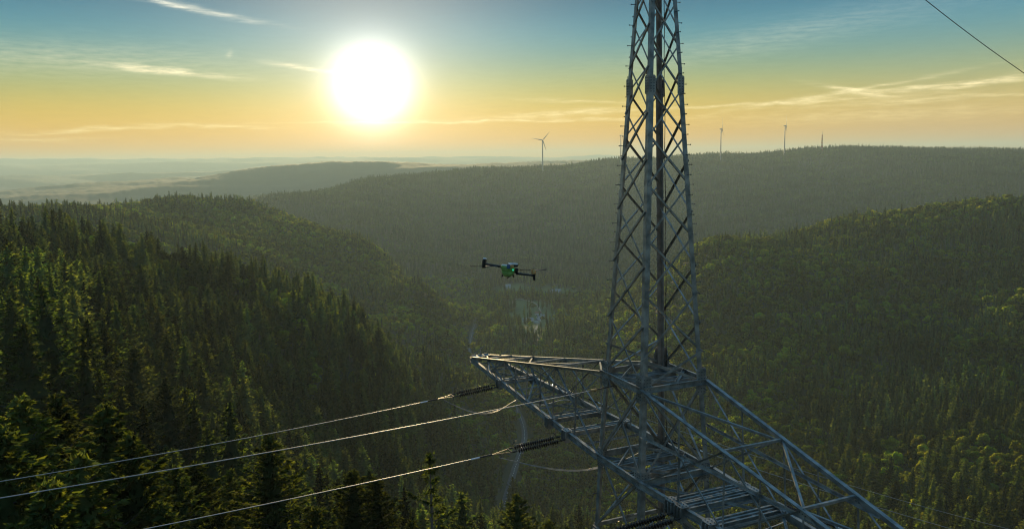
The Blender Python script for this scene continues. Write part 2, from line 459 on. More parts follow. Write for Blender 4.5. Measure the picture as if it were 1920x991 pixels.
def ground(x, y):
    """height of the ground sheet by interpolation in its own grid"""
    x = np.asarray(x, float); y = np.asarray(y, float)
    az = np.arctan2(x, y); lr = np.log(np.clip(np.hypot(x, y), 6.1, 26000))
    i = np.clip(np.searchsorted(azg, az) - 1, 0, len(azg) - 2); fa = (az - azg[i]) / (azg[i + 1] - azg[i])
    t = (lr - lrg[0]) / (lrg[1] - lrg[0]); j = np.clip(t.astype(int), 0, len(lrg) - 2); fl = t - j
    return (ZG[j, i] * (1 - fa) + ZG[j, i + 1] * fa) * (1 - fl) + (ZG[j + 1, i] * (1 - fa) + ZG[j + 1, i + 1] * fa) * fl


def hit(u, v, d0=80, d1=6000):
    """where the sight line through a photograph point meets the ground"""
    r = ray(u, v); h = math.hypot(r.x, r.y); r = r / h
    d = np.exp(np.linspace(math.log(d0), math.log(d1), 3000))
    g = ground(r.x * d, r.y * d); z = r.z * d
    k = np.argmax(z < g)
    return Vector((r.x * d[k], r.y * d[k], float(g[k]))), float(d[k])


road_px = [(925, 1010), (938, 985), (953, 925), (966, 880), (979, 845), (985, 820), (981, 795), (968, 768), (948, 742), (922, 716), (898, 694),
           (882, 668), (880, 650), (884, 630), (890, 612), (896, 594), (903, 578)]
road_pts = np.array([hit(u, v, 560 if v > 690 else 1050)[0][:] for u, v in road_px])
track_px = [(958, 572), (968, 560), (980, 562), (1000, 566), (1010, 575), (1014, 586), (1012, 600), (1006, 618), (990, 640), (962, 668), (930, 690)]
track_pts = np.array([hit(u, v, 1150)[0][:] for u, v in track_px])


def smooth_line(P, n):
    P = np.asarray(P); t = np.arange(len(P)); q = np.linspace(0, len(P) - 1, n)
    out = np.stack([np.interp(q, t, P[:, k]) for k in range(3)], 1)
    for _ in range(int(n / len(P) * 2)):
        out[1:-1] = (out[:-2] + 2 * out[1:-1] + out[2:]) / 4
    return out


road_line = smooth_line(road_pts, 160)
track_line = smooth_line(track_pts, 90)


def dist_line(x, y, Ln):
    best = np.full(np.shape(x), 1e9)
    for p in Ln[::2]:
        best = np.minimum(best, (x - p[0]) ** 2 + (y - p[1]) ** 2)
    return np.sqrt(best)


clearings = [(hit(1000, 592, 1150)[0], 75), (hit(1036, 550, 1400)[0], 75), (hit(953, 543, 1400)[0], 60), (hit(990, 570, 1200)[0], 60), (hit(1004, 608, 1100)[0], 55), (hit(1002, 622, 1000)[0], 45), (hit(1036, 562, 1300)[0], 60), (hit(952, 552, 1300)[0], 50),
             (hit(975, 552, 1300)[0], 45), (hit(1020, 658, 900)[0], 22)]


def open_ground(x, y):
    m = np.zeros(np.shape(x))
    for c, r in clearings:
        rr = r * (1 + 0.5 * fbm(x / 60, y / 60, 2))
        m = np.maximum(m, np.clip((rr - np.hypot(x - c.x, y - c.y)) / 10, 0, 1))
    return m


idx = np.arange(AZG.size).reshape(AZG.shape)
q = np.stack([idx[:-1, :-1], idx[:-1, 1:], idx[1:, 1:], idx[1:, :-1]], -1).reshape(-1, 4)
gm = mat('forest_floor', (0.022, 0.032, 0.018), 0.95, col2=(0.036, 0.044, 0.024), nscale=0.01)
nt = gm.node_tree
at = nt.nodes.new('ShaderNodeAttribute'); at.attribute_name = 'meadow'
pr = next(n for n in nt.nodes if n.type == 'BSDF_PRINCIPLED')
src = pr.inputs['Base Color'].links[0].from_socket
mx = nt.nodes.new('ShaderNodeMix'); mx.data_type = 'RGBA'
nt.links.new(at.outputs['Fac'], mx.inputs[0]); nt.links.new(src, mx.inputs[6]); mx.inputs[7].default_value = (0.085, 0.125, 0.036, 1)
nt.links.new(mx.outputs[2], pr.inputs['Base Color'])
me = np_mesh('ground', np.stack([XG, YG, ZG], -1).reshape(-1, 3), q[:, ::-1], [gm], smooth=True)
fa = me.attributes.new('meadow', 'FLOAT', 'POINT')
mead = open_ground(XG, YG)
mead = np.maximum(mead, np.clip(fbm(XG / 900 + 8, YG / 500, 3) * 5 - 1.2, 0, .12) * np.clip((RG - 8000) / 3000, 0, 1))
fa.data.foreach_set('value', mead.ravel().astype(np.float32))
tag(link_mesh('ground', me), kind='structure')
# a small cap closes the sheet below the camera
capv = [(6.2 * math.sin(a), 6.2 * math.cos(a), float(ground(6.2 * math.sin(a), 6.2 * math.cos(a)))) for a in np.linspace(0, 2 * math.pi, 24, endpoint=False)]
cm = bpy.data.meshes.new('ground_cap'); cm.from_pydata(capv, [], [list(range(24))[::-1]]); cm.update()
tag(link_mesh('ground_below_camera', cm, gm), kind='structure')


def ribbon(name, line, width, lift, m, dash=None):
    T = np.gradient(line[:, :2], axis=0); T /= np.linalg.norm(T, axis=1)[:, None]
    Nn = np.stack([T[:, 1], -T[:, 0]], 1)
    rows = []
    for s in (-width / 2, 0, width / 2):
        p = line[:, :2] + Nn * s
        rows.append(np.stack([p[:, 0], p[:, 1], line[:, 2] + lift], 1))
    V = np.concatenate(rows); n = len(line)
    Fq = []
    for k in (0, 1):
        for i in range(n - 1):
            if dash and (i // dash) % 2: continue
            Fq.append((k * n + i, (k + 1) * n + i, (k + 1) * n + i + 1, k * n + i + 1))
    return np_mesh(name, V, np.array(Fq), [m])


def drape(line, wid):
    out = line.copy()
    T = np.gradient(out[:, :2], axis=0); T /= np.linalg.norm(T, axis=1)[:, None]
    Nn = np.stack([T[:, 1], -T[:, 0]], 1)
    z = np.max([ground(out[:, 0] + Nn[:, 0] * s, out[:, 1] + Nn[:, 1] * s) for s in (-wid, -wid / 2, 0, wid / 2, wid)], axis=0)
    out[:, 2] = z + 0.5
    for _ in range(3): out[1:-1, 2] = np.maximum(out[1:-1, 2], (out[:-2, 2] + out[2:, 2]) / 2)
    return out


road_line = drape(road_line, 4); track_line = drape(track_line, 2)
tag(link_mesh('road', ribbon('road', road_line, 7.0, 0, MAT['asphalt'])), kind='structure')
tag(link_mesh('road_marking', ribbon('road_marking', smooth_line(road_line, 640), 0.35, 0.02, MAT['marking'], dash=2)), kind='structure')
tag(link_mesh('track', ribbon('track', track_line, 4.0, 0, MAT['gravel'])), kind='structure')

# ------------------------------------------------------------------ haze
HZ = 27500.0
zlow = float(ZG.min()) - 1.0
ztop = max(float(ZG.max()) + 40, 262.0)
hv = [(x, y, z) for z in (zlow, ztop) for x, y in ((-HZ, -HZ), (HZ, -HZ), (HZ, HZ), (-HZ, HZ))]
hm = bpy.data.meshes.new('haze')
hm.from_pydata(hv, [], [(0, 3, 2, 1), (4, 5, 6, 7), (0, 1, 5, 4), (1, 2, 6, 5), (2, 3, 7, 6), (3, 0, 4, 7)])
hmat = bpy.data.materials.new('haze_air'); hmat.use_nodes = True
hn = hmat.node_tree; hn.nodes.clear()
ho = hn.nodes.new('ShaderNodeOutputMaterial'); hp = hn.nodes.new('ShaderNodeVolumePrincipled')
hp.inputs['Color'].default_value = (0.54, 0.73, 0.77, 1)
hp.inputs['Density'].default_value = 0.000074
hp.inputs['Anisotropy'].default_value = 0.24
hn.links.new(hp.outputs[0], ho.inputs['Volume'])
tag(link_mesh('haze', hm, hmat), kind='stuff')


# ------------------------------------------------------------------ tree shapes
def leaf_tris(C, D, size, rng, ratio=0.55, two=True):
    """small pointed leaf-clump faces at C pointing along D; returns V, F(tris)"""
    n = len(C)
    D = D / (np.linalg.norm(D, axis=1)[:, None] + 1e-9)
    R = rng.normal(size=(n, 3)); S = np.cross(D, R); S /= np.linalg.norm(S, axis=1)[:, None] + 1e-9
    size = np.broadcast_to(size, (n,))[:, None]
    a = C - S * size * ratio * 0.5 - D * size * 0.25
    b = C + S * size * ratio * 0.5 - D * size * 0.25
    c = C + D * size * 0.75
    V = np.stack([a, b, c], 1).reshape(-1, 3)
    return V, np.arange(3 * n).reshape(n, 3)


def make_spruce(name, H, R, levels, per, tufts, tsize, rng, base=0.12, sparse=0.0, bow=0.25, sides=6, core=0.55):
    C, D, S = [], [], []
    limbs, rad = [], []
    for k in range(levels):
        f = (k + 0.5) / levels
        z = H * (base + (0.985 - base) * f)
        prof = (1 - f) ** 0.72 * (0.55 + 0.45 * min(1, f * 5)) + 0.012
        if rng.random() < sparse: continue
        lr_ = R * prof * rng.uniform(0.72, 1.12)
        nb = max(3, int(per * (0.55 + 0.45 * (1 - f))))
        a0 = rng.uniform(0, 6.28)
        for b in range(nb):
            if rng.random() < 0.10 + sparse * 0.4: continue
            az = a0 + b * 2 * math.pi / nb + rng.normal(0, 0.22)
            Lb = lr_ * rng.uniform(0.62, 1.16)
            dr = -0.28 + 0.75 * f            # lower limbs droop, the top points up
            t = np.linspace(0.0, 1, 5)
            px = Lb * t
            pz = z + Lb * (dr * t + bow * t * t) + rng.normal(0, 0.05) * Lb * t
            P = np.stack([px * math.cos(az), px * math.sin(az), pz], 1)
            if levels > 20: limbs.append(P); rad.append(np.linspace(0.035, 0.008, 5) * H / 26 + 0.006)
            nt_ = max(2, int(tufts * (0.25 + 0.75 * Lb / R)))
            tt = rng.random(nt_) ** 0.62
            q = np.stack([np.interp(tt, t, P[:, k2]) for k2 in range(3)], 1)
            side = np.array([-math.sin(az), math.cos(az), 0.0]); fw = np.array([math.cos(az), math.sin(az), 0.1])
            wdt = Lb * 0.30 * (1.08 - tt) + 0.12
            off = rng.uniform(-1, 1, nt_)
            q = q + side * (off * wdt)[:, None]
            q[:, 2] += -np.abs(off) * wdt * 0.18 - rng.random(nt_) * 0.10 * Lb * 0.6 + 0.03
            dirs = fw[None] * 1.0 + side[None] * off[:, None] * 0.9 + rng.normal(0, 0.32, (nt_, 3))
            dirs[:, 2] -= 0.12
            C.append(q); D.append(dirs); S.append(tsize * rng.uniform(0.7, 1.35, nt_))
    # leader
    n = max(6, tufts)
    q = np.zeros((n, 3)); q[:, 2] = H * rng.uniform(0.94, 1.0, n); q[:, :2] = rng.normal(0, 0.06 * R * 0.4, (n, 2))
    d = rng.normal(0, 0.5, (n, 3)); d[:, 2] = 1
    C.append(q); D.append(d); S.append(np.full(n, tsize * 0.9))
    C = np.concatenate(C); D = np.concatenate(D); S = np.concatenate(S)
    V, Ft = leaf_tris(C, D, S, rng)
    # inner foliage as a ragged cone in skirts, added to deepen crown shadow
    nk = 9 if levels > 9 else 5; sg = 9 if levels > 9 else 6
    CV, CF = [], []
    for k in range(nk):
        f0 = k / nk
        zb_ = H * (base + (0.95 - base) * f0); zt_ = min(H * 0.985, zb_ + H * (0.95 - base) / nk * 1.9)
        pr_ = (1 - f0) ** 0.72 * (0.55 + 0.45 * min(1, f0 * 5)) * R * core
        o = len(CV)
        for j in range(sg):
            a = (j + rng.uniform(-.3, .3)) * 2 * math.pi / sg; q_ = pr_ * rng.uniform(0.65, 1.2)
            CV.append((q_ * math.cos(a), q_ * math.sin(a), zb_ - rng.random() * H * 0.02))
        CV.append((0, 0, zt_))
        CF += [(o + j, o + (j + 1) % sg, o + sg) for j in range(sg)]
    CF = np.array(CF) + len(V); V = np.concatenate([V, np.array(CV)]); Ft = np.concatenate([Ft, CF])
    rad_ = V * np.array([1, 1, 0]); rad_ /= np.linalg.norm(rad_, axis=1)[:, None] + 1e-6
    Nn = rad_ + np.array([0, 0, 0.55]) + rng.normal(0, 0.30, V.shape)
    Nn /= np.linalg.norm(Nn, axis=1)[:, None]
    me_leaf = (V, Ft, Nn)
    zt = np.linspace(0, 0.97 * H, 7)
    rt = 0.014 * H * (1 - zt / H) ** 0.9 + 0.02
    TV, TF = tubes([np.stack([0 * zt, 0 * zt, zt], 1)] + limbs, [rt] + rad, sides if levels <= 20 else 5)
    return me_leaf, (TV, TF)


def make_broad(name, H, R, clumps, leaves, lsize, rng, base=0.28, tall=1.0):
    C, D, Gs = [], [], []
    ch = H * (1 - base)
    cz = H * base + ch * 0.5
    limbs, rad = [], []
    for k in range(clumps):
        th, ph = rng.uniform(0, 6.28), math.acos(rng.uniform(-0.55, 1.0))
        rr = rng.uniform(0.35, 0.78)
        c = np.array([R * rr * math.sin(ph) * math.cos(th), R * rr * math.sin(ph) * math.sin(th), cz + ch * 0.5 * rr * math.cos(ph) * tall])
        cr2 = R * rng.uniform(0.26, 0.46)
        n = leaves // clumps
        d = rng.normal(size=(n, 3)); d /= np.linalg.norm(d, axis=1)[:, None]
        d[:, 2] = np.where(d[:, 2] < -0.35, -d[:, 2], d[:, 2])
        p = c + d * cr2 * (rng.random(n) ** 0.35)[:, None] * np.array([1, 1, 0.85])
        C.append(p); D.append(d + rng.normal(0, 0.7, (n, 3))); Gs.append(np.repeat(c[None], n, axis=0))
        if clumps > 10:
            s0 = np.array([0, 0, H * rng.uniform(base * 0.8, base + 0.25)])
            limbs.append(np.stack([s0, (s0 + c) / 2 + [0, 0, -0.3], c])); rad.append([0.13, 0.08, 0.03])
    C = np.concatenate(C); D = np.concatenate(D)
    V, Ft = leaf_tris(C, D, lsize * rng.uniform(0.7, 1.4, len(C)), rng, ratio=0.9)
    G = np.repeat(np.concatenate(Gs), 3, axis=0)
    ctr = np.array([0, 0, cz - ch * 0.1])
    Nn = (V - G) / (R * 0.35) * 0.9 + (V - ctr) / R * 0.5 + np.array([0, 0, 0.25]) + rng.normal(0, 0.22, V.shape)
    Nn /= np.linalg.norm(Nn, axis=1)[:, None] + 1e-6
    zt = np.linspace(0, H * 0.7, 4)
    TV, TF = tubes([np.stack([0 * zt, 0 * zt, zt], 1)] + limbs, [np.linspace(0.28, 0.08, 4)] + rad, 5)
    return (V, Ft, Nn), (TV, TF)


def split_meshes(name, leafd, trunkd, lm):
    crown = np_mesh(name + '_crown', leafd[0], leafd[1], [lm], normals=leafd[2])
    trunk = np_mesh(name + '_trunk', trunkd[0], trunkd[1], [MAT['bark']])
    return crown, trunk


def joined_mesh(name, leafd, trunkd, lm):
    V = np.concatenate([leafd[0], trunkd[0]])
    T = trunkd[1]; tri = np.concatenate([T[:, [0, 1, 2]], T[:, [0, 2, 3]]]) + len(leafd[0])
    Fs = np.concatenate([leafd[1], tri]); mi = np.concatenate([np.zeros(len(leafd[1])), np.ones(len(tri))])
    tn = trunkd[0] * np.array([1, 1, 0]); tn /= np.linalg.norm(tn, axis=1)[:, None] + 1e-6
    return np_mesh(name, V, Fs, [lm, MAT['bark']], mi, normals=np.concatenate([leafd[2], tn]))


rg = np.random.default_rng(5)
NE, LF = MAT['needle'], MAT['leaf']
# (crown mesh, trunk mesh, nominal height)
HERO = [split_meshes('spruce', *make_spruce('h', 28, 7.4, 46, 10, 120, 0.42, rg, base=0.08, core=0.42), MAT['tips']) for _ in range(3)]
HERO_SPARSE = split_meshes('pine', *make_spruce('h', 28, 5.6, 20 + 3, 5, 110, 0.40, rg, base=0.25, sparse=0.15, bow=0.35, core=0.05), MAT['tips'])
RAWS = [make_spruce('m', 26, 4.3 + 0.4 * i, 22, 8, 24, 0.80, rg, base=0.20 + 0.07 * i) for i in range(4)]
MIDS = [split_meshes('spruce', *q_, NE) for q_ in RAWS]
RAWB = [make_broad('m', 21, 5.6, 18, 2400, 0.85, rg) for i in range(3)]
MIDB = [split_meshes('broadleaf', *q_, LF) for q_ in RAWB]
FS = [joined_mesh('spruce_far', *make_spruce('f', 24, 3.9, 14, 6, 4, 1.5, rg, base=0.18, sides=4, core=0.7), NE) for i in range(4)]
FB = [joined_mesh('broadleaf_far', *make_broad('f', 19, 5.6, 9, 420, 1.5, rg), LF) for i in range(4)]
FFS = [joined_mesh('spruce_dist', *make_spruce('f', 24, 4.8, 7, 4, 2, 3.0, rg, base=0.1, sides=3, core=0.8), MAT['needle_far']) for i in range(3)]
FFB = [joined_mesh('broadleaf_dist', *make_broad('f', 19, 5.6, 4, 64, 3.0, rg, base=0.15), MAT['leaf_far']) for i in range(3)]

# ------------------------------------------------------------------ where the trees stand
def scatter(r0, r1, step):
    """jittered grid in world metres within the visible sector"""
    A = math.radians(37.5)
    xm = r1 * math.sin(A) + 20
    gx = np.arange(-xm, xm, step); gy = np.arange(r0 * 0.7, r1, step)
    X, Y = np.meshgrid(gx, gy); X = X + RNG.uniform(-.48, .48, X.shape) * step; Y = Y + RNG.uniform(-.48, .48, Y.shape) * step
    X, Y = X.ravel(), Y.ravel()
    r = np.hypot(X, Y); a = np.abs(np.arctan2(X, Y))
    k = (r >= r0) & (r < r1) & (a < A)
    return X[k], Y[k]


def horizon_keep(X, Y, Z, H, margin):
    """drop the trees no position near the camera could see"""
    az = np.arctan2(X, Y); r = np.hypot(X, Y)
    A = np.radians(np.arange(-39, 39.01, 0.25)); Lr = np.log(np.geomspace(60, 26000, 500))
    aa, ll = np.meshgrid(A, Lr); rr = np.exp(ll)
    g = ground(rr * np.sin(aa), rr * np.cos(aa)) + 8
    hor = np.maximum.accumulate(np.arctan2(g, rr), axis=0)
    i = np.clip(((az - A[0]) / (A[1] - A[0])).astype(int), 0, len(A) - 1)
    j = np.clip(np.searchsorted(Lr, np.log(r)) - 3, 0, len(Lr) - 1)
    return np.arctan2(Z + H, r) > hor[j, i] - margin


bands = [(60, 420, 6.0), (420, 1000, 6.6), (1000, 2100, 8.0), (2100, 5000, 12.5)]
TX, TY, TB = [], [], []
for bi, (r0, r1, st) in enumerate(bands):
    x, y = scatter(r0, r1, st); TX.append(x); TY.append(y); TB.append(np.full(len(x), bi))
TX, TY, TB = map(np.concatenate, (TX, TY, TB))
TZ = ground(TX, TY)
TR = np.hypot(TX, TY)
vis = horizon_keep(TX, TY, TZ, 26, 0.012)
ok = vis & (dist_line(TX, TY, road_line) > 8 + 0 * TX) & (dist_line(TX, TY, track_line) > 5) & ((open_ground(TX, TY) < 0.3) | (RNG.random(len(TX)) < 0.07))
# nothing stands round the pylon's foot or where its lines run close by
ok &= RNG.random(len(TX)) > 0.10
ok &= ~((np.hypot(TX - 4.9, TY - 27.4) < 16))
TX, TY, TZ, TR, TB = TX[ok], TY[ok], TZ[ok], TR[ok], TB[ok]
AZT = np.degrees(np.arctan2(TX, TY))
# broadleaf share: high on the right hill, in patches on the left ones, along the valley road
mixn = fbm(TX / 170 + 4, TY / 170, 3)
right = np.clip((AZT + 1) / 6, 0, 1)
share = np.where(TR < 2100, 0.16 + 0.58 * right + 0.25 * (TR > 900) * (AZT < -3) + 0.3 * ((TR > 560) & (AZT < -12)), 0.5) + mixn * 1.7
near_road = dist_line(TX, TY, road_line[::2]) < 60
share = np.where(near_road, share + 0.45, share)
share = np.where((TR < 330), -1, share)
isB = RNG.random(len(TX)) < np.clip(share, 0.03, 0.93)
HS = np.where(isB, RNG.normal(0.92, 0.18, len(TX)), RNG.normal(0.93, 0.21, len(TX)))
HS *= 1 + 0.25 * fbm(TX / 90, TY / 90 + 3, 2)
HS = np.clip(HS, 0.45, 1.35)
HS = np.where(isB & (TR < 900), HS * 0.8, HS)
RZ = RNG.uniform(0, 6.28, len(TX))
print('trees', len(TX), [(int((TB == b).sum())) for b in range(4)], 'broad', int(isB.sum()))

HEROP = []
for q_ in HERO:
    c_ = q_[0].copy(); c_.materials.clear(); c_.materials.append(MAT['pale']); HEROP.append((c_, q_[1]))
# hero trees standing close to the camera: (u, v of the top, distance, height, shape, label)
heroes = [
    (40, 742, 62, 31, 0, 'very large dark spruce filling the lower left corner of the hillside'),
    (105, 742, 66, 30, 1, 'tall spruce just right of the corner spruce, with shaggy sunlit top'),
    (196, 757, 58, 30, 2, 'tall spruce with a crooked bushy tip leaning left, under the upper power line at left'),
    (245, 812, 52, 27, 0, 'bushy spruce with light green tips where two power lines cross it'),
    (330, 872, 66, 24, 1, 'low spruce between the bushy spruce and the cone-shaped young spruce'),
    (365, 866, 72, 25, 2, 'rounded spruce behind the middle power line, left of the cone-shaped one'),
    (432, 880, 78, 24, 1, 'narrow cone-shaped young spruce between two wide spruces in the foreground'),
    (503, 815, 70, 29, 1, 'broad tall spruce crossed by two power lines, standing alone at centre left'),
    (590, 950, 62, 24, 0, 'small spruce with pale upright tips at the frame edge'),
    (660, 880, 74, 28, 0, 'dark wide spruce crossed by the lowest power line'),
    (705, 895, 78, 28, 2, 'dark spruce touching the right side of the wide dark spruce'),
    (806, 850, 68, 28, 3, 'slender pine with see-through crown and bare dark trunk'),
    (968, 925, 92, 26, 1, 'pointed spruce standing in front of the valley road'),
    (1030, 975, 96, 22, 0, 'spruce top at the frame edge right of the valley road'),
    (0, 800, 50, 28, 2, 'spruce cut by the left frame edge under the power lines'),
    (150, 850, 50, 27, 1, 'spruce with golden lower branches below the crooked-tip spruce'),
    (90, 900, 44, 25, 0, 'deep shaded spruce at the very bottom left'),
    (300, 940, 50, 24, 2, 'spruce with glowing tips at the lower edge below the middle power line'),
    (410, 950, 58, 23, 0, 'bushy spruce at the lower edge under the lowest power line'),
    (770, 975, 72, 22, 1, 'spruce at the lower edge just left of the slender pine'),
    (862, 985, 84, 22, 2, 'spruce at the lower edge just right of the slender pine'),
    (250, 650, 175, 32, 0, 'tall pale green spruce standing above its neighbours on the left slope'),
    (245, 715, 150, 30, 2, 'pale spruce just below the tallest pale spruce on the left slope'),
    (310, 708, 160, 30, 1, 'lone pale spruce right of the pair of pale spruces on the left slope'),
    (200, 672, 180, 27, 1, 'slim spruce left of the pale pair on the left slope'),
    (150, 590, 215, 28, 0, 'sunlit spruce higher up the left slope'),
]


def place_tree(kind, loc, h, nominal, pair, rz, label, group, cat='tree'):
    s = h / nominal; wd = 1.15 if group.startswith('conifers') else 1.0
    r = empty(kind, loc, rz); r.scale = (s * wd * random.uniform(.93, 1.08), s * wd * random.uniform(.93, 1.08), s)
    c = link_mesh('crown', pair[0], parent=r); t = link_mesh('trunk', pair[1], parent=r)
    tag(r, label, cat, group)
    return r


hx, hy = [], []
for (u, v, d, h, k, label) in heroes:
    w = hd(u, v, d)
    gz = float(ground(w.x, w.y))
    h2 = w.z - gz + 0.4                # the trunk stands on the slope and the tip keeps its place
    if k == 3: place_tree('pine_tree', (w.x, w.y, gz - 0.4), h2, 28, HERO_SPARSE, 0.6, label, 'conifers closest to the camera')
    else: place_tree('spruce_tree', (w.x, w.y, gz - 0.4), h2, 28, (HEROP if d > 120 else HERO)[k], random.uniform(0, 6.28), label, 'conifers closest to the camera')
    print('hero', u, d, round(h2, 1))
    hx.append(w.x); hy.append(w.y)
hx, hy = np.array(hx), np.array(hy)
clear = np.min(np.hypot(TX[:, None] - hx[None], TY[:, None] - hy[None]), axis=1) > 4.2
# keep the air in front of the hero trees free: nearest rows only where their tips stay below the picture or behind a hero
e = np.array([(TX[i], TY[i], TZ[i] + 26 * HS[i]) for i in range(len(TX))])
dz = e[:, 1] * cp - e[:, 2] * sp; uy = e[:, 1] * sp + e[:, 2] * cp
a_, b_ = F_PX * e[:, 0] / dz, -F_PX * uy / dz
PU, PV = 960 + a_ * cr - b_ * sr, 495.5 + a_ * sr + b_ * cr
limit = np.interp(PU, [0, 150, 330, 420, 600, 900, 1100, 1920], [760, 760, 860, 900, 940, 960, 985, 985])
clear &= ~((TR < 135) & (PV < limit + 15))
sel = clear & (PU > -60) & (PU < 1980) | (clear & (TR > 400))
TX, TY, TZ, TR, TB, isB, HS, RZ, PU, PV = [a[sel] for a in (TX, TY, TZ, TR, TB, isB, HS, RZ, PU, PV)]

# the 300 of each kind that show largest are trees of their own
inview = (PU > 0) & (PU < 1920) & (PV < 985) & (PV > 0)
single = np.zeros(len(TX), bool)
regions = [
    (lambda u, v, r: u < 180, 'spruce on the dark slope at the far left, above the corner spruces'),
    (lambda u, v, r: u < 420, 'spruce in the shaded hollow on the left slope, right of the pale lone spruces'),
    (lambda u, v, r: u < 640, 'spruce in the dark stand above the broad foreground spruce crossed by power lines'),
    (lambda u, v, r: u < 900, 'spruce in the dark stand between the two upper power lines and the valley road'),
    (lambda u, v, r: u < 1200, 'spruce on the steep bank beside the valley road'),
    (lambda u, v, r: True, 'spruce below the pylon on the lower right slope'),
]
cand = np.where(inview & ~isB)[0]; cand = cand[np.argsort(TR[cand])][:270]
for i in cand:
    single[i] = True
    lab = next(l for f, l in regions if f(PU[i], PV[i], TR[i]))
    lab = ('small ' if HS[i] < 0.8 else 'tall ' if HS[i] > 1.05 else 'middle-sized ') + lab
    place_tree('spruce_tree', (TX[i], TY[i], TZ[i] - 0.5), 26 * HS[i], 26, MIDS[i % 4], RZ[i], lab, lab.replace('spruce ', 'spruces ', 1))
bregions = [
    (lambda u, v, r: u < 700, 'leafy tree among the spruces on the left slope'),
    (lambda u, v, r: u < 955, 'leafy tree on the bank to the left of the lower valley road'),
    (lambda u, v, r: u < 1150, 'leafy tree between the lower valley road and the left leg of the pylon'),
    (lambda u, v, r: u < 1500, 'round leafy tree on the lower right slope behind the pylon arm'),
    (lambda u, v, r: True, 'round leafy tree at the foot of the right hillside, right of the pylon arm'),
]
cand = np.where(inview & isB)[0]; cand = cand[np.argsort(TR[cand])][:295]
for i in cand:
    single[i] = True
    lab = next(l for f, l in bregions if f(PU[i], PV[i], TR[i]))
    lab = ('small ' if HS[i] < 0.68 else 'tall ' if HS[i] > 0.86 else 'middle-sized ') + lab
    place_tree('broadleaf_tree', (TX[i], TY[i], TZ[i] - 0.5), 21 * HS[i], 21, MIDB[i % 3], RZ[i], lab, lab.replace('tree', 'trees', 1))


# ------------------------------------------------------------------ the remaining forest: points that carry tree shapes
def forest(name, k, protos, nominal):
    k = np.where(k)[0]
    if not len(k): return
    for pi, pm in enumerate(protos):
        kk = k[pi::len(protos)]
        pme = bpy.data.meshes.new(name)
        pme.vertices.add(len(kk))
        pme.vertices.foreach_set('co', np.stack([TX[kk], TY[kk], TZ[kk] - 0.4], 1).astype(np.float32).ravel())
        a = pme.attributes.new('size', 'FLOAT_VECTOR', 'POINT')
        wv = HS[kk] * RNG.uniform(0.85, 1.2, len(kk))
        a.data.foreach_set('vector', np.stack([wv, wv, HS[kk]], 1).astype(np.float32).ravel())
        b = pme.attributes.new('turn', 'FLOAT_VECTOR', 'POINT')
        b.data.foreach_set('vector', np.stack([RNG.normal(0, .03, len(kk)), RNG.normal(0, .03, len(kk)), RZ[kk]], 1).astype(np.float32).ravel())
        pme.update()
        o = link_mesh(name, pme); tag(o, kind='stuff')
        proto = bpy.data.objects.new('tree_shape', pm)
        ng = bpy.data.node_groups.new('plant_trees', 'GeometryNodeTree')
        ng.interface.new_socket('Geometry', in_out='INPUT', socket_type='NodeSocketGeometry')
        ng.interface.new_socket('Geometry', in_out='OUTPUT', socket_type='NodeSocketGeometry')
        gi, go = ng.nodes.new('NodeGroupInput'), ng.nodes.new('NodeGroupOutput')
        ip = ng.nodes.new('GeometryNodeInstanceOnPoints'); oi = ng.nodes.new('GeometryNodeObjectInfo')
        oi.inputs['Object'].default_value = proto; oi.inputs['As Instance'].default_value = True
        s = ng.nodes.new('GeometryNodeInputNamedAttribute'); s.data_type = 'FLOAT_VECTOR'; s.inputs[0].default_value = 'size'
        t = ng.nodes.new('GeometryNodeInputNamedAttribute'); t.data_type = 'FLOAT_VECTOR'; t.inputs[0].default_value = 'turn'
        ng.links.new(gi.outputs[0], ip.inputs['Points']); ng.links.new(oi.outputs['Geometry'], ip.inputs['Instance'])
        ng.links.new(s.outputs['Attribute'], ip.inputs['Scale']); ng.links.new(t.outputs['Attribute'], ip.inputs['Rotation'])
        ng.links.new(ip.outputs[0], go.inputs[0])
        md = o.modifiers.new('plant_trees', 'NODES'); md.node_group = ng


rest = ~single
forest('spruce_forest', rest & ~isB & (TR < 700), [joined_mesh('spruce_mid', *q_, NE) for q_ in RAWS], 26)
forest('broadleaf_forest', rest & isB & (TR < 700), [joined_mesh('broadleaf_mid', *q_, LF) for q_ in RAWB], 21)
forest('spruce_forest', rest & ~isB & (TR >= 700) & (TB < 3), FS, 24)
forest('broadleaf_forest', rest & isB & (TR >= 700) & (TB < 3), FB, 19)
forest('distant_spruce_forest', rest & ~isB & (TB == 3), FFS, 24)
forest('distant_broadleaf_forest', rest & isB & (TB == 3), FFB, 19)
#@@REST

# ================================================================== the pylon
PX, PY, PTH = 4.9449, 27.4419, 1.9826
zT, zB, KU, KL, HB, ARM, TIPW = -7.7057, -10.8912, 0.0617, 0.0387, 0.985, 17.01, 0.4536
ca, sa = math.cos(PTH), math.sin(PTH)
PZ0 = float(ground(PX, PY)) - 0.3


def half(z): return 1.3 + (KU if z >= zT else KL) * (zT - z)


def loc2w(s, t, z): return Vector((PX + ca * s - sa * t, PY + sa * s + ca * t, z))


def proj(p):
    d = p.y * cp - p.z * sp; uy = p.y * sp + p.z * cp; a = F_PX * p.x / d; b = -F_PX * uy / d
    return 960 + a * cr - b * sr, 495.5 + a * sr + b * cr


def plane_hit(s, u, v):
    """photograph point -> (t, z) on the vertical plane s = const of the pylon"""
    r = ray(u, v)
    # (r*k - C) . a = s
    k = (s + PX * ca + PY * sa) / (r.x * ca + r.y * sa)
    x, y, z = r.x * k, r.y * k, r.z * k
    return (-(x - PX) * sa + (y - PY) * ca, z)


def leg_pt(ss, ts, z):
    h = half(z); return Vector((ss * h, ts * h * HB, z))


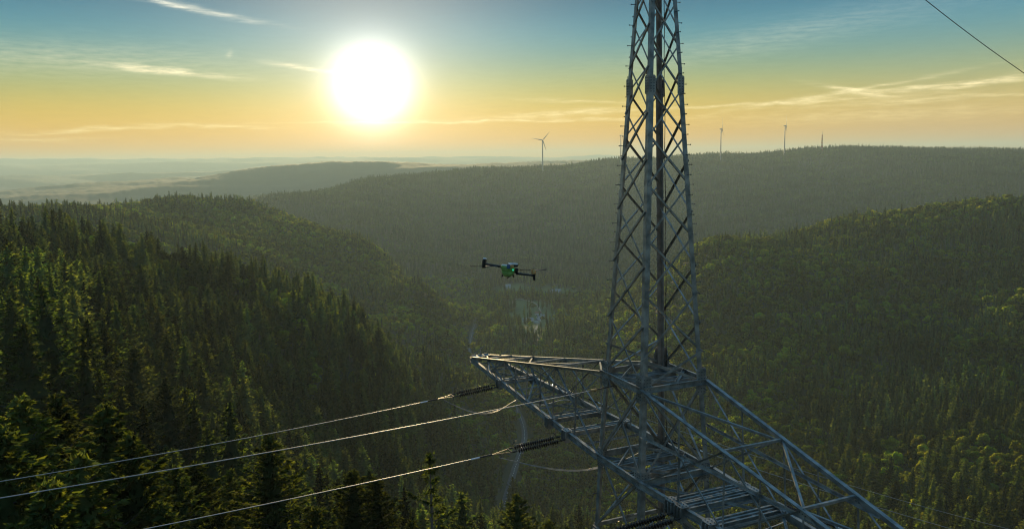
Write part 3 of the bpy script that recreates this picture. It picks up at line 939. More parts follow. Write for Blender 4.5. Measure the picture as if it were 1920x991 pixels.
def leg_z(ss, ts, v):
    lo, hi = -30.0, 12.0
    for _ in range(50):
        m = (lo + hi) / 2; p = leg_pt(ss, ts, m)
        if proj(loc2w(*p))[1] > v: lo = m
        else: hi = m
    return (lo + hi) / 2


def frac_u(A, B, u):
    lo, hi = 0.0, 1.0
    f = lambda q: proj(loc2w(*(A.lerp(B, q))))[0] - u
    s0 = f(0) > 0
    for _ in range(50):
        m = (lo + hi) / 2
        if (f(m) > 0) == s0: lo = m
        else: hi = m
    return (lo + hi) / 2


pylon = empty('lattice_pylon', (PX, PY, PZ0), PTH)
tag(pylon, 'tall grey steel lattice pylon with a long tapered cross-arm, standing at right of centre', 'pylon')


def sect(profile, P, Q, n1, ext=0.0):
    """extrude a closed 2-D profile (x along n1, y along n2) from P to Q -> mesh data"""
    P, Q = Vector(P), Vector(Q)
    d = (Q - P).normalized(); P = P - d * ext; Q = Q + d * ext
    n1 = (n1 - d * n1.dot(d)).normalized(); n2 = d.cross(n1)
    vs_ = [X + n1 * x + n2 * y for X in (P, Q) for x, y in profile]
    n = len(profile)
    fs = [(i, (i + 1) % n, n + (i + 1) % n, n + i) for i in range(n)]
    fs += [tuple(range(n))[::-1], tuple(range(n, 2 * n))]
    return vs_, fs


def put(name, vs_, fs, m, parent=None):
    me = bpy.data.meshes.new(name)
    me.from_pydata([(v[0], v[1], v[2] - PZ0) for v in vs_], [], fs); me.update()
    return link_mesh(name, me, m, parent or pylon)


def angle(name, P, Q, w, t, n1, flip=1, m=None, ext=0.0):
    pr_ = [(0, 0), (w, 0), (w, t * flip), (t, t * flip), (t, w * flip), (0, w * flip)]
    return put(name, *sect(pr_, P, Q, n1, ext), m or MAT['steel'])


def channel(name, P, Q, w, hgt, t, n1, m=None, ext=0.0):
    """C section: web of height hgt standing on n2, flanges w along n1"""
    k = hgt / 2
    pr_ = [(0, -k), (w, -k), (w, -k + t), (t, -k + t), (t, k - t), (w, k - t), (w, k), (0, k)]
    return put(name, *sect(pr_, P, Q, n1, ext), m or MAT['steel'])


def plate(name, c, ax, ay, w, h, t, m=None, bolts=None):
    """flat plate with chamfered corners, w along ax, h along ay; bolt heads as one joined part"""
    ax, ay = ax.normalized(), ay.normalized(); nz_ = ax.cross(ay)
    c = Vector(c); a, b = w / 2, h / 2; q = min(a, b) * 0.35
    o2 = [(-a + q, -b), (a - q, -b), (a, -b + q), (a, b - q), (a - q, b), (-a + q, b), (-a, b - q), (-a, -b + q)]
    vs_ = [c + ax * x + ay * y + nz_ * s for s in (-t / 2, t / 2) for x, y in o2]
    fs = [tuple(range(8))[::-1], tuple(range(8, 16))] + [(i, (i + 1) % 8, 8 + (i + 1) % 8, 8 + i) for i in range(8)]
    o = put(name, vs_, fs, m or MAT['steel'])
    if bolts:
        V, Fq = [], []
        nx, ny = bolts
        for i in range(nx):
            for j in range(ny):
                x = (i + .5) / nx * w * 0.86 - w * 0.43; y = (j + .5) / ny * h * 0.86 - h * 0.43
                for sgn in (1, -1):
                    b0 = len(V); p = c + ax * x + ay * y + nz_ * sgn * t / 2
                    for lv in (0, 1):
                        for k in range(6):
                            an = k * math.pi / 3
                            V.append(p + ax * 0.019 * math.cos(an) + ay * 0.019 * math.sin(an) + nz_ * sgn * 0.018 * lv)
                    Fq += [(b0 + k, b0 + (k + 1) % 6, b0 + 6 + (k + 1) % 6, b0 + 6 + k) for k in range(6)]
                    Fq.append(tuple(b0 + 6 + k for k in range(6)))
        me = bpy.data.meshes.new('bolt_heads'); me.from_pydata([(v[0], v[1], v[2] - PZ0) for v in V], [], Fq); me.update()
        bo = link_mesh('bolt_heads', me, MAT['bolt'], o); tag(bo, kind='stuff')
    return o


UPZ = Vector((0, 0, 1)); XS = Vector((1, 0, 0)); YT = Vector((0, 1, 0))
CORN = [(1, 1), (-1, 1), (-1, -1), (1, -1)]      # left, front, right, back leg
ztop_t = 11.5
z_splice = leg_z(1, 1, 165)
zbase = PZ0 + 0.0
for (ss, ts) in CORN:
    for (z0, z1, w) in ((zbase, zB, 0.20), (zB, z_splice, 0.18), (z_splice, ztop_t, 0.145)):
        P, Q = leg_pt(ss, ts, z0), leg_pt(ss, ts, z1)
        n1 = Vector((-ss, 0, 0))
        d = (Q - P).normalized(); n2 = d.cross(n1)
        flip = 1 if n2.y * -ts > 0 else -1
        angle('leg', P, Q, w, 0.022, n1, flip, MAT['steel_brown'] if (ss, ts) == (1, -1) else None)  # back leg's backlit tone comes from its own browner steel colour
    # splice plates on the outer faces of the leg
    for zz, hh in ((z_splice, 0.62), (zT, 0.95), (zB, 0.7)):
        p = leg_pt(ss, ts, zz)
        wv = 0.26 if zz == z_splice else 0.40
        plate('splice_plate', p + Vector((-ss * (wv / 2 - 0.03), ts * 0.016, 0)), XS, UPZ, wv, hh, 0.02, bolts=(2, 6) if zz == z_splice else (3, 7))
        plate('splice_plate', p + Vector((ss * 0.016, -ts * (wv / 2 - 0.03), 0)), YT, UPZ, wv, hh, 0.02, bolts=(2, 6) if zz == z_splice else (3, 7))

levA = [zT] + [leg_z(1, 1, v) for v in (592, 489, 392, 300, 215, 131, 53)]
while levA[-1] < 9.5: levA.append(levA[-1] + (levA[-1] - levA[-2]) * 0.97)
levB = [(a + b) / 2 for a, b in zip(levA[:-1], levA[1:])]
low = [zB]
while low[-1] > zbase + 3: low.append(low[-1] - 2.6 * (1 + 0.06 * len(low)))
low[-1] = zbase + 0.3


def face_pts(face, z0, z1):
    """corners (a0, b0, a1, b1) of a face between two heights, and its outward normal"""
    if face == 'front_left': A, B, n = (1, 1), (-1, 1), YT
    elif face == 'back_right': A, B, n = (1, -1), (-1, -1), -YT
    elif face == 'front_right': A, B, n = (-1, 1), (-1, -1), -XS
    else: A, B, n = (1, 1), (1, -1), XS
    return leg_pt(*A, z0), leg_pt(*B, z0), leg_pt(*A, z1), leg_pt(*B, z1), n


def xpanel(face, z0, z1, w):
    a0, b0, a1, b1, n = face_pts(face, z0, z1)
    e = (b0 - a0).normalized() * 0.05
    angle('brace', a0 + e + n * 0.030, b1 - e + n * 0.030, w, 0.010, -n, 1)
    angle('brace', b0 - e - n * 0.030, a1 + e - n * 0.030, w, 0.010, -n, -1)


for fc, lv in (('front_left', levA), ('back_right', levA), ('front_right', levB), ('back_left', levB)):
    for z0, z1 in zip(lv[:-1], lv[1:]):
        xpanel(fc, z0, z1, 0.068 if z0 < 0 else 0.056)
for fc in ('front_right', 'back_left'):
    a0, b0, a1, b1, n = face_pts(fc, zT, levB[0])
    angle('brace', a0 + n * 0.030, b1 + n * 0.030, 0.085, 0.01, -n); angle('brace', b0 - n * 0.030, a1 - n * 0.030, 0.085, 0.01, -n)
for fc in ('front_left', 'back_right', 'front_right', 'back_left'):
    xpanel(fc, zB, zT, 0.085)
    for z0, z1 in zip(low[:-1], low[1:]): xpanel(fc, z1, z0, 0.085)
    zm = (zT + zB) / 2
    for zz, hgt in ((zT, 0.20), (zB, 0.24), (low[1], 0.14), (low[3], 0.14)):
        a0, b0, _, _, n = face_pts(fc, zz, zz + 1)
        channel('ring_beam', a0 + n * 0.03, b0 + n * 0.03, 0.085, hgt, 0.012, n, ext=-0.02)
        mid = (a0 + b0) / 2
        plate('gusset_plate', mid + n * 0.025 - UPZ * 0.02, (b0 - a0), UPZ, 0.5, 0.30, 0.016, bolts=(5, 2))
# bracing inside the rings
for zz in (zT, zB):
    c = [leg_pt(a, b, zz) for a, b in CORN]
    mids = [(c[i] + c[(i + 1) % 4]) / 2 for i in range(4)]
    for i in range(4): angle('ring_brace', mids[i] + UPZ * 0.05, mids[(i + 1) % 4] + UPZ * 0.05, 0.09, 0.012, UPZ)
    angle('ring_brace', c[0] - UPZ * 0.08, c[2] - UPZ * 0.08, 0.09, 0.012, UPZ); angle('ring_brace', c[1] - UPZ * 0.17, c[3] - UPZ * 0.17, 0.09, 0.012, UPZ)
# double beam with batten plates across the upper ring
def batten_beam(s, t0, t1, z, gap=0.30, step=0.55):
    for k in (-1, 1):
        channel('cross_beam', (s + k * gap / 2, t0, z), (s + k * gap / 2, t1, z), 0.07 * 1, 0.18, 0.012, XS * k)
    angle('cross_beam', (s, t0, z + 0.07), (s, t1, z + 0.07), 0.07, 0.010, XS, 1)
    n = max(3, int(abs(t1 - t0) / step))
    for i in range(n):
        tt = t0 + (t1 - t0) * (i + 0.5) / n
        plate('batten_plate', (s, tt, z + 0.030), XS, YT, gap - 0.02, 0.16, 0.012, MAT['steel_brown'])


for sx_ in (-0.45, 0.45): batten_beam(sx_, -half(zT) * HB + 0.08, half(zT) * HB - 0.08, zT - 0.12)
for sx_ in (-0.55, 0.55): batten_beam(sx_, -half(zB) * HB + 0.08, half(zB) * HB - 0.08, zB - 0.12)

# flared foot plates where the back leg meets the upper ring
pB = leg_pt(1, -1, zT)
for ax_, off in ((XS, Vector((-0.16, -0.03, 0.25))), (YT, Vector((0.03, 0.16, 0.25)))):
    a_ = pB + off; w0, w1, h_ = 0.34, 0.10, 0.42
    nq = ax_.cross(UPZ) * 0.008
    vq = [a_ + ax_ * x + UPZ * z + nq * s_ for s_ in (-1, 1) for x, z in ((-w0, -h_), (w0, -h_), (w1, h_), (-w1, h_))]
    put('foot_plate', vq, [(0, 3, 2, 1), (4, 5, 6, 7), (0, 1, 5, 4), (1, 2, 6, 5), (2, 3, 7, 6), (3, 0, 4, 7)], MAT['steel_brown'])

# step bolts up the left and right legs
bm_ = bmesh.new()
bmesh.ops.create_cone(bm_, cap_ends=True, segments=6, radius1=0.011, radius2=0.011, depth=0.19, matrix=Matrix.Translation((0, 0, 0.095)))
bmesh.ops.create_cone(bm_, cap_ends=True, segments=6, radius1=0.022, radius2=0.022, depth=0.02, matrix=Matrix.Translation((0, 0, 0.185)))
sb_me = bpy.data.meshes.new('step_bolt'); bm_.to_mesh(sb_me); bm_.free(); sb_me.materials.append(MAT['bolt'])
for (ss, ts) in ((1, 1), (-1, -1)):
    z = -17.0; k = 0
    while z < 10.5:
        p = leg_pt(ss, ts, z)
        o = link_mesh('step_bolt', sb_me, parent=pylon)
        if k % 2 == 0: o.location = (p.x - ss * 0.09, p.y + ts * 0.0, p.z - PZ0); o.rotation_euler = (-ts * math.pi / 2, 0, 0)
        else: o.location = (p.x, p.y - ts * 0.09, p.z - PZ0); o.rotation_euler = (0, ss * math.pi / 2, 0)
        z += 0.335; k += 1

# thin cable clipped up the back leg
pts = [leg_pt(-1, -1, zT).lerp(leg_pt(1, -1, zT), 0.80)]
zz = np.linspace(zT - 5, 10.8, 30)
P = np.array([[half(z) - 0.30, -half(z) * HB + 0.02 + 0.015 * math.sin(i * 1.7), z - PZ0] for i, z in enumerate(zz)])
V, Fq = tubes([P], [0.014], 5)
link_mesh('down_cable', np_mesh('down_cable', V, Fq, [MAT['fitting']]), parent=pylon)

# peak above the frame
for (ss, ts) in CORN:
    angle('peak_member', leg_pt(ss, ts, ztop_t), Vector((0.02 * ss, 0.02 * ts, 12.9)), 0.12, 0.015, Vector((-ss, 0, 0)), 1)

# ------------------------------------------------------------------ cross-arms
zm = (zT + zB) / 2
phase_s = {}


def arm(sd):
    """sd = +1: the far left arm, -1: the near right arm"""
    U = {t: (leg_pt(sd, t, zT), Vector((sd * ARM, t * TIPW, zB + 0.16))) for t in (1, -1)}
    Lo = {t: (leg_pt(sd, t, zB), Vector((sd * ARM, t * TIPW, zB))) for t in (1, -1)}
    if sd > 0:
        fr = [0.0] + [frac_u(*U[1], u) for u in (1043, 992, 948, 917)]
    else:
        f1, f2 = frac_u(*U[-1], 1466), frac_u(*U[-1], 1605)
        fr = [0.0, f1, f2, f2 + (f2 - f1) * 0.95, f2 + 1.85 * (f2 - f1)]
        fr = [f for f in fr if f < 0.95]
    print('arm', sd, [round(f, 3) for f in fr])
    fr.append(1.0)
    for t in (1, -1):
        angle('upper_chord', U[t][0] + UPZ * 0.05, U[t][1], 0.13, 0.016, -UPZ, t * sd)
        channel('lower_chord', Lo[t][0] + YT * t * 0.05, Lo[t][1] + YT * t * 0.05, 0.10, 0.24, 0.014, YT * t)
        angle('lower_chord_cap', Lo[t][0] + YT * t * 0.03 + UPZ * 0.126, Lo[t][1] + YT * t * 0.03 + UPZ * 0.126, 0.13, 0.014, YT * t, -t * sd)
        fm = 0.5
        mp = U[t][0].lerp(U[t][1], fm)
        m0 = leg_pt(sd, t, zm)
        angle('middle_chord', m0, Vector((mp.x, mp.y, zm)), 0.085, 0.010, UPZ)
        for i, f in enumerate(fr[:-1]):
            u_, l_ = U[t][0].lerp(U[t][1], f), Lo[t][0].lerp(Lo[t][1], f)
            f2 = fr[i + 1]
            u2, l2 = U[t][0].lerp(U[t][1], f2), Lo[t][0].lerp(Lo[t][1], f2)
            if i > 0:
                angle('post', l_ + YT * t * 0.03, u_ + YT * t * 0.03, 0.066, 0.010, XS * sd)
                plate('gusset_plate', u_ + YT * t * 0.022 - UPZ * 0.08, (u2 - u_), UPZ, 0.36, 0.22, 0.012, bolts=(3, 2))
            if i < len(fr) - 2:
                angle('brace', u_ + YT * t * 0.045, l2 + YT * t * 0.045, 0.062, 0.009, -YT * t)
                lm = l_.lerp(l2, 0.5); um = u_.lerp(u2, 0.5)
                angle('brace', lm + YT * t * 0.015, u_.lerp(l2, 0.5) + YT * t * 0.015, 0.055, 0.008, YT * t)
                angle('brace', um + YT * t * 0.015, u_.lerp(l2, 0.5) + YT * t * 0.015, 0.055, 0.008, YT * t)
                angle('brace', l_ + YT * t * 0.0, u2 + YT * t * 0.0, 0.055, 0.008, YT * t)
    # upper and lower plane: cross struts and diagonals
    for i, f in enumerate(fr):
        ua, ub = U[1][0].lerp(U[1][1], f), U[-1][0].lerp(U[-1][1], f)
        la, lb = Lo[1][0].lerp(Lo[1][1], f), Lo[-1][0].lerp(Lo[-1][1], f)
        if 0 < f < 1:
            angle('cross_strut', ua + UPZ * 0.02, ub + UPZ * 0.02, 0.08, 0.010, -UPZ)
            angle('cross_strut', la + UPZ * 0.03, lb + UPZ * 0.03, 0.08, 0.010, UPZ)
        if i < len(fr) - 1:
            f2 = fr[i + 1]
            ub2 = U[-1][0].lerp(U[-1][1], f2); lb2 = Lo[-1][0].lerp(Lo[-1][1], f2)
            ua2 = U[1][0].lerp(U[1][1], f2); la2 = Lo[1][0].lerp(Lo[1][1], f2)
            if i % 2 == 0:
                angle('plan_brace', ua - UPZ * 0.04, ub2 - UPZ * 0.04, 0.07, 0.009, -UPZ); angle('plan_brace', la, lb2, 0.07, 0.009, UPZ)
            else:
                angle('plan_brace', ub - UPZ * 0.04, ua2 - UPZ * 0.04, 0.07, 0.009, -UPZ); angle('plan_brace', lb, la2, 0.07, 0.009, UPZ)
            # smaller lacing between the struts of the lower plane
            for g in (0.33, 0.66):
                fa, fb = f + (f2 - f) * g, f + (f2 - f) * (g - 0.2)
                angle('lacing', Lo[1][0].lerp(Lo[1][1], fa) - UPZ * 0.06, Lo[-1][0].lerp(Lo[-1][1], fa) - UPZ * 0.06, 0.06, 0.008, UPZ)
    # double cross beams where the conductors are anchored
    marks = (942, 1036, 1068) if sd > 0 else (1266, 1284, 1337)
    for u in marks:
        f = frac_u(Lo[1][0], Lo[1][1], u); p = Lo[1][0].lerp(Lo[1][1], f); t_ = abs(p.y)
        phase_s[u] = (p.x, t_)
        batten_beam(p.x, -t_ - 0.05, t_ + 0.05, zB + 0.03)
        for ts in (1, -1):
            for k in (-1, 0, 1):
                plate('bracket_plate', (p.x + k * 0.16, ts * (t_ + 0.17), zB - 0.08), YT, UPZ, 0.26, 0.46, 0.022)
            plate('bracket_plate', (p.x, ts * (t_ + 0.12), zB + 0.165), XS, YT, 0.46, 0.34, 0.02, bolts=(3, 2))
    # blunt tip
    for k in (-1, 0, 1): plate('tip_plate', (sd * ARM + 0.03 * sd, k * TIPW * 0.8, zB + 0.04), YT, UPZ, 0.30, 0.42, 0.03)
    plate('tip_plate', (sd * (ARM - 0.16), 0, zB + 0.20), XS, YT, 0.5, TIPW * 2 + 0.1, 0.016, bolts=(3, 4))
    channel('tip_beam', (sd * ARM, -TIPW - 0.1, zB + 0.02), (sd * ARM, TIPW + 0.1, zB + 0.02), 0.09, 0.24, 0.014, XS * sd)


arm(1); arm(-1)
# two short rods sticking up from the left tip
for s_, t0_, t1_ in ((ARM - 0.3, -0.2, 0.55), (ARM - 2.0, -0.9, 0.25)):
    angle('tip_rod', (s_, t0_, zB + 0.75), (s_ - 0.3, t1_, zB + 0.45), 0.05, 0.01, UPZ)
    angle('tip_rod', (s_ - 0.2, (t0_ + t1_) / 2, zB + 0.6), (s_ - 0.2, (t0_ + t1_) / 2, zB + 0.1), 0.04, 0.01, XS)

# ------------------------------------------------------------------ insulators, conductors, jumpers
# one shed disc and one string core, shared by all
prof = [(0.018, 0.045), (0.03, 0.035), (0.094, 0.008), (0.098, 0.0), (0.090, -0.004), (0.035, 0.006), (0.024, -0.02), (0.018, -0.03)]
def lathe(name, prof, seg, m):
    V = [(r * math.cos(k * 2 * math.pi / seg), r * math.sin(k * 2 * math.pi / seg), z) for r, z in prof for k in range(seg)]
    Fq = [(i * seg + k, i * seg + (k + 1) % seg, (i + 1) * seg + (k + 1) % seg, (i + 1) * seg + k) for i in range(len(prof) - 1) for k in range(seg)]
    me = np_mesh(name, np.array(V), np.array(Fq), [m], smooth=True)
    return me


shed_me = lathe('shed', prof, 12, MAT['ceramic'])


def insulator(name, A, B, label, group, n=18):
    """A, B world ends; discs strung between them, metal fittings at both ends"""
    A, B = Vector(A), Vector(B); d = B - A; L = d.length
    root = empty(name, A); root.rotation_mode = 'QUATERNION'; root.rotation_quaternion = d.to_track_quat('Z', 'Y')
    tag(root, label, 'insulator', group)
    V, Fq = tubes([[(0, 0, 0), (0, 0, L * 0.5), (0, 0, L)]], [0.016], 8)
    link_mesh('core_rod', np_mesh('core_rod', V, Fq, [MAT['fitting']]), parent=root)
    z0, z1 = L * 0.14, L * 0.88
    for i in range(n):
        o = link_mesh('shed', shed_me, parent=root); o.location = (0, 0, z0 + (z1 - z0) * (i + 0.5) / n)
    for zc in (0.06 * L, 0.94 * L):
        V, Fq = tubes([[(0, 0, zc - 0.08), (0, 0, zc + 0.08)]], [0.035], 8)
        link_mesh('end_fitting', np_mesh('end_fitting', V, Fq, [MAT['fitting']]), parent=root)
    for zc, sg_ in ((0.10 * L, 1), (0.92 * L, -1)):
        P = [(0, 0.02, zc), (0, 0.13, zc + 0.02 * sg_), (0.0, 0.22, zc + 0.10 * sg_), (0, 0.25, zc + 0.2 * sg_)]
        V, Fq = tubes([P], [0.010], 5)
        link_mesh('arcing_horn', np_mesh('arcing_horn', V, Fq, [MAT['fitting']]), parent=root)
    return root


def cable(name, P, r, label, group, cat='cable', m=None, sides=6):
    P = np.array([list(p) for p in P])
    o0 = P[0].copy()
    V, Fq = tubes([P - o0], [r], sides)
    o = link_mesh(name, np_mesh(name, V, Fq, [m or MAT['wire']], smooth=True)); o.location = o0
    return tag(o, label, cat, group)


def span(s, px, t_start, z_start, sign, tmax=150.0, n=60, w0=60):
    """parabola z(t) in the plane s through its start and the sighted photograph points"""
    T = [t_start]; Z = [z_start]; W = [w0]
    for u, v in px:
        t, z = plane_hit(s, u, v); T.append(t); Z.append(z); W.append(10.0)
    A = np.stack([np.ones(len(T)), T, np.square(T)], 1); w = np.array(W)[:, None]
    c = np.linalg.lstsq(A * w, np.array(Z) * w[:, 0], rcond=None)[0]
    if abs(c[2]) > 0.003 or c[2] < 0:
        c2 = 0.0012
        A2 = A[:, :2]; cc = np.linalg.lstsq(A2 * w, (np.array(Z) - c2 * np.square(T)) * w[:, 0], rcond=None)[0]
        c = np.array([cc[0], cc[1], c2])
    print('span', s, sign, np.round(T, 1), np.round(Z, 2), np.round(c, 4))
    tt = t_start + sign * np.linspace(0, 1, n) ** 1.5 * tmax
    return [loc2w(s, t, c[0] + c[1] * t + c[2] * t * t) for t in tt], lambda t: c[0] + c[1] * t + c[2] * t * t


wires = [
    # beam, name, photograph points left, photograph points right, strings start/end t offsets
    (942, 'far left', [(825, 747), (350, 841), (0, 902)], [(1265, 792), (1404, 841), (1873, 991)]),
    (1068, 'middle', [(925, 857), (510, 944), (255, 991)], [(1272, 825), (1355, 853), (1605, 935), (1774, 991)]),
    (1284, 'near right', [], []),
]
for bu, nm, pl, pr2 in wires:
    s, tE = phase_s[bu]
    for sign, pts_ in ((1, pl), (-1, pr2)):
        t0 = sign * (tE + 0.28)
        if pts_:
            line, fz = span(s, pts_, t0, zB - 0.14, sign)
        else:
            fz = lambda t, t0=t0: zB - 0.14 - (0.06 if sign > 0 else 0.50) * abs(t - t0) + 0.0012 * (t - t0) ** 2
            line = None
        side = 'left' if sign > 0 else 'right'
        ts = [t0, t0 + sign * 0.45, t0 + sign * 2.35, t0 + sign * 3.45]
        for k in (-1, 1):
            insulator('insulator_string', loc2w(s + k * 0.20, ts[0], fz(ts[0])), loc2w(s + k * 0.20, ts[2], fz(ts[2])),
                      f'dark ribbed insulator, {"outer" if k > 0 else "inner"} of the pair, {side} side of {nm} anchor beam',
                      'insulator strings holding the conductors')
        # yoke and dead-end clamp
        y = empty('strain_clamp', loc2w(s, ts[2], fz(ts[2])))
        tag(y, f'dark strain clamp between the {nm} insulator pair and its {side} conductor', 'clamp', 'strain clamps')
        base_ = loc2w(s, ts[2], fz(ts[2]))
        rel = lambda ds, t, dz=0: (loc2w(s + ds, t, fz(t) + dz) - base_)[:]
        V, Fq = tubes([[rel(-0.22, ts[2]), rel(0.22, ts[2])]], [0.028], 6); link_mesh('yoke_bar', np_mesh('yoke_bar', V, Fq, [MAT['fitting']]), parent=y)
        V, Fq = tubes([[rel(-0.18, ts[2]), rel(0, ts[3] - sign * 0.35)]], [0.014], 6); link_mesh('yoke_rod', np_mesh('yoke_rod', V, Fq, [MAT['fitting']]), parent=y)
        V, Fq = tubes([[rel(0.18, ts[2]), rel(0, ts[3] - sign * 0.35)]], [0.014], 6); link_mesh('yoke_rod', np_mesh('yoke_rod', V, Fq, [MAT['fitting']]), parent=y)
        V, Fq = tubes([[rel(0, ts[3] - sign * 0.35), rel(0, ts[3] + sign * 0.15)]], [0.036], 8); link_mesh('clamp_body', np_mesh('clamp_body', V, Fq, [MAT['fitting']]), parent=y)
        V, Fq = tubes([[rel(0, ts[3] + sign * 0.15), rel(0, ts[3] + sign * 0.5)]], [0.030], 8); link_mesh('sleeve', np_mesh('sleeve', V, Fq, [MAT['silver']]), parent=y)
        tt = ts[3] + sign * (0.4 + np.linspace(0, 1, 70) ** 1.6 * 150)
        cable('power_line', [loc2w(s, t, fz(t)) for t in tt], 0.015,
              f'pale conductor running from the {nm} anchor beam of the cross-arm down to the {side}', 'conductors strung from the pylon', 'power line')
    # jumper loops under the arm from clamp to clamp, two strands
    near = {942: [(832, 749), (868, 768), (903, 779), (938, 771), (962, 752)], 1068: [(935, 857), (975, 867), (1020, 877), (1062, 884), (1110, 882), (1160, 869)], 1284: []}[bu]
    hits = [plane_hit(s, u, v) for u, v in near] or [(tE + 3.7, zB - .4), (tE + 2.6, zB - .9), (tE + 1.5, zB - 1.3), (tE + .4, zB - 1.35)]
    hits += [(0.0, hits[-1][1] + 0.06)]
    hits += [(-t, z) for t, z in hits[:-1][::-1][:-1]] + [(-hits[0][0], zB - 2.0)]
    Hh = np.array(hits)
    print('jump', bu, np.round(Hh[:, 0], 1), np.round(Hh[:, 1], 2))
    tq = np.linspace(0, len(Hh) - 1, 70); ht = np.interp(tq, np.arange(len(Hh)), Hh[:, 0]); hz_ = np.interp(tq, np.arange(len(Hh)), Hh[:, 1])
    for _ in range(30): ht[1:-1] = (ht[:-2] + 2 * ht[1:-1] + ht[2:]) / 4; hz_[1:-1] = (hz_[:-2] + 2 * hz_[1:-1] + hz_[2:]) / 4
    for k in (-1, 1):
        P = [loc2w(s + k * 0.09 * math.sin(math.pi * i_ / 69), a_1, b_1 - 0.06 * k * math.sin(math.pi * i_ / 69)) for i_, (a_1, b_1) in enumerate(zip(ht, hz_))]
        cable('jumper_cable', P, 0.013, f'slack jumper strand looping under the {nm} anchor beam', f'jumper loops under the {nm} anchor beam', 'cable')

# the wire fixed to the left face of the upper ring
s_e, t_e = 0.35, half(zT) * HB + 0.12
line, fz = span(s_e, [(1120, 743), (950, 762), (300, 881), (0, 934)], t_e, zT - 0.25, 1)
tt = t_e + 0.9 + np.linspace(0, 1, 70) ** 1.6 * 150
cable('power_line', [loc2w(s_e, t, fz(t)) for t in tt], 0.014, 'pale wire leading from the upper ring of the pylon mast down to the left edge', 'conductors strung from the pylon', 'power line')
y = empty('strain_clamp', loc2w(s_e, t_e, fz(t_e))); tag(y, 'small brass-coloured clamp holding the wire at the upper ring of the mast', 'clamp', 'strain clamps')
for nme, a, b, r, m_ in (('clamp_rod', 0, 0.75, 0.022, 'fitting'), ('clamp_body', 0.7, 0.92, 0.045, 'orange')):
    q0, q1 = loc2w(s_e, t_e + a, fz(t_e + a)) - loc2w(s_e, t_e, fz(t_e)), loc2w(s_e, t_e + b, fz(t_e + b)) - loc2w(s_e, t_e, fz(t_e))
    V, Fq = tubes([[q0[:], q1[:]]], [r], 6); link_mesh(nme, np_mesh(nme, V, Fq, [MAT[m_]]), parent=y)
# earth wire from the peak, dropping to the right
P0 = loc2w(0, 0, 12.85); A1 = hd(1735, 0, 36.5); A2 = hd(1920, 137, 44.0)
Pq = [P0 + (A2 - P0) * q_ for q_ in (0,)]
e1 = (A1 - P0); e2 = (A2 - P0)
pts = []
for q_ in np.linspace(0, 3.2, 60):
    # quadratic through peak, A1 (q=.66) and A2 (q=1)
    l0 = (q_ - 0.66) * (q_ - 1) / (0.66); l1 = q_ * (q_ - 1) / (0.66 * (0.66 - 1)); l2 = q_ * (q_ - 0.66) / (0.34)
    pts.append(P0 * l0 + A1 * l1 + A2 * l2 if q_ <= 1.0 else A2 + (A2 - A1) * (q_ - 1) / 0.34)
cable('earth_wire', pts, 0.016, 'thin dark wire crossing the sky at the top right corner', None, 'power line', MAT['fitting'])

# ------------------------------------------------------------------ wind turbines and mast on the far ridge
def turbine(ub, vh, d, blen, yaw, ang0, label, rpx=None):
    w = hd(ub, vh, d); gz = float(ground(w.x, w.y)); hub = w.z
    r = empty('wind_turbine', (w.x, w.y, gz - 1), yaw); H = hub - gz + 1
    tag(r, label, 'wind turbine', 'wind turbines on the far ridge')
    z = np.linspace(0, H - 2, 6)
    V, Fq = tubes([np.stack([0 * z, 0 * z, z], 1)], [np.linspace(3.6, 2.0, 6)], 12); link_mesh('tower', np_mesh('tower', V, Fq, [MAT['turbine']], smooth=True), parent=r)
    V, Fq = tubes([[(0, 7, H), (0, 5, H), (0, -3.5, H), (0, -5.5, H)]], [np.array([1.6, 2.5, 2.6, 1.6])], 8); link_mesh('nacelle', np_mesh('nacelle', V, Fq, [MAT['turbine']], smooth=True), parent=r)
    V, Fq = tubes([[(0, -5.0, H), (0, -6.5, H), (0, -8, H)]], [np.array([1.9, 1.8, 0.4])], 8); link_mesh('hub', np_mesh('hub', V, Fq, [MAT['turbine']], smooth=True), parent=r)
    for k in range(3):
        a = math.radians(ang0 + 120 * k); dx_, dz_ = math.sin(a), math.cos(a)
        V = []
        for f, c_, th in ((0.02, 2.0, 1.9), (0.15, 5.0, 1.8), (0.35, 4.2, 1.4), (0.7, 2.6, 0.9), (1.0, 0.9, 0.4)):
            ctr = Vector((dx_ * blen * f, -6.3, H + dz_ * blen * f)); ch = Vector((dz_, 0.35, -dx_)).normalized(); nn = Vector((0, 1, 0))
            V += [ctr - ch * c_ / 2, ctr + nn * th / 2, ctr + ch * c_ / 2, ctr - nn * th / 2]
        Fb = [(i * 4 + j, i * 4 + (j + 1) % 4, i * 4 + 4 + (j + 1) % 4, i * 4 + 4 + j) for i in range(4) for j in range(4)]
        link_mesh('blade', np_mesh('blade', np.array([v[:] for v in V]), np.array(Fb), [MAT['turbine']]), parent=r)


turbine(1017, 263, 4050, 56, 0.25, 41, 'wind turbine facing the camera with spread blades, left of the pylon mast')
turbine(1352, 242, 4250, 62, 1.2, 0, 'wind turbine seen edge-on just right of the pylon mast, lower on the ridge')
turbine(1472, 236, 4400, 58, 1.15, 4, 'wind turbine seen edge-on beside the thin radio mast on the ridge')
turbine(1164, 254, 4300, 56, 1.5, -3, 'faint wind turbine seen right behind the left leg of the pylon mast')


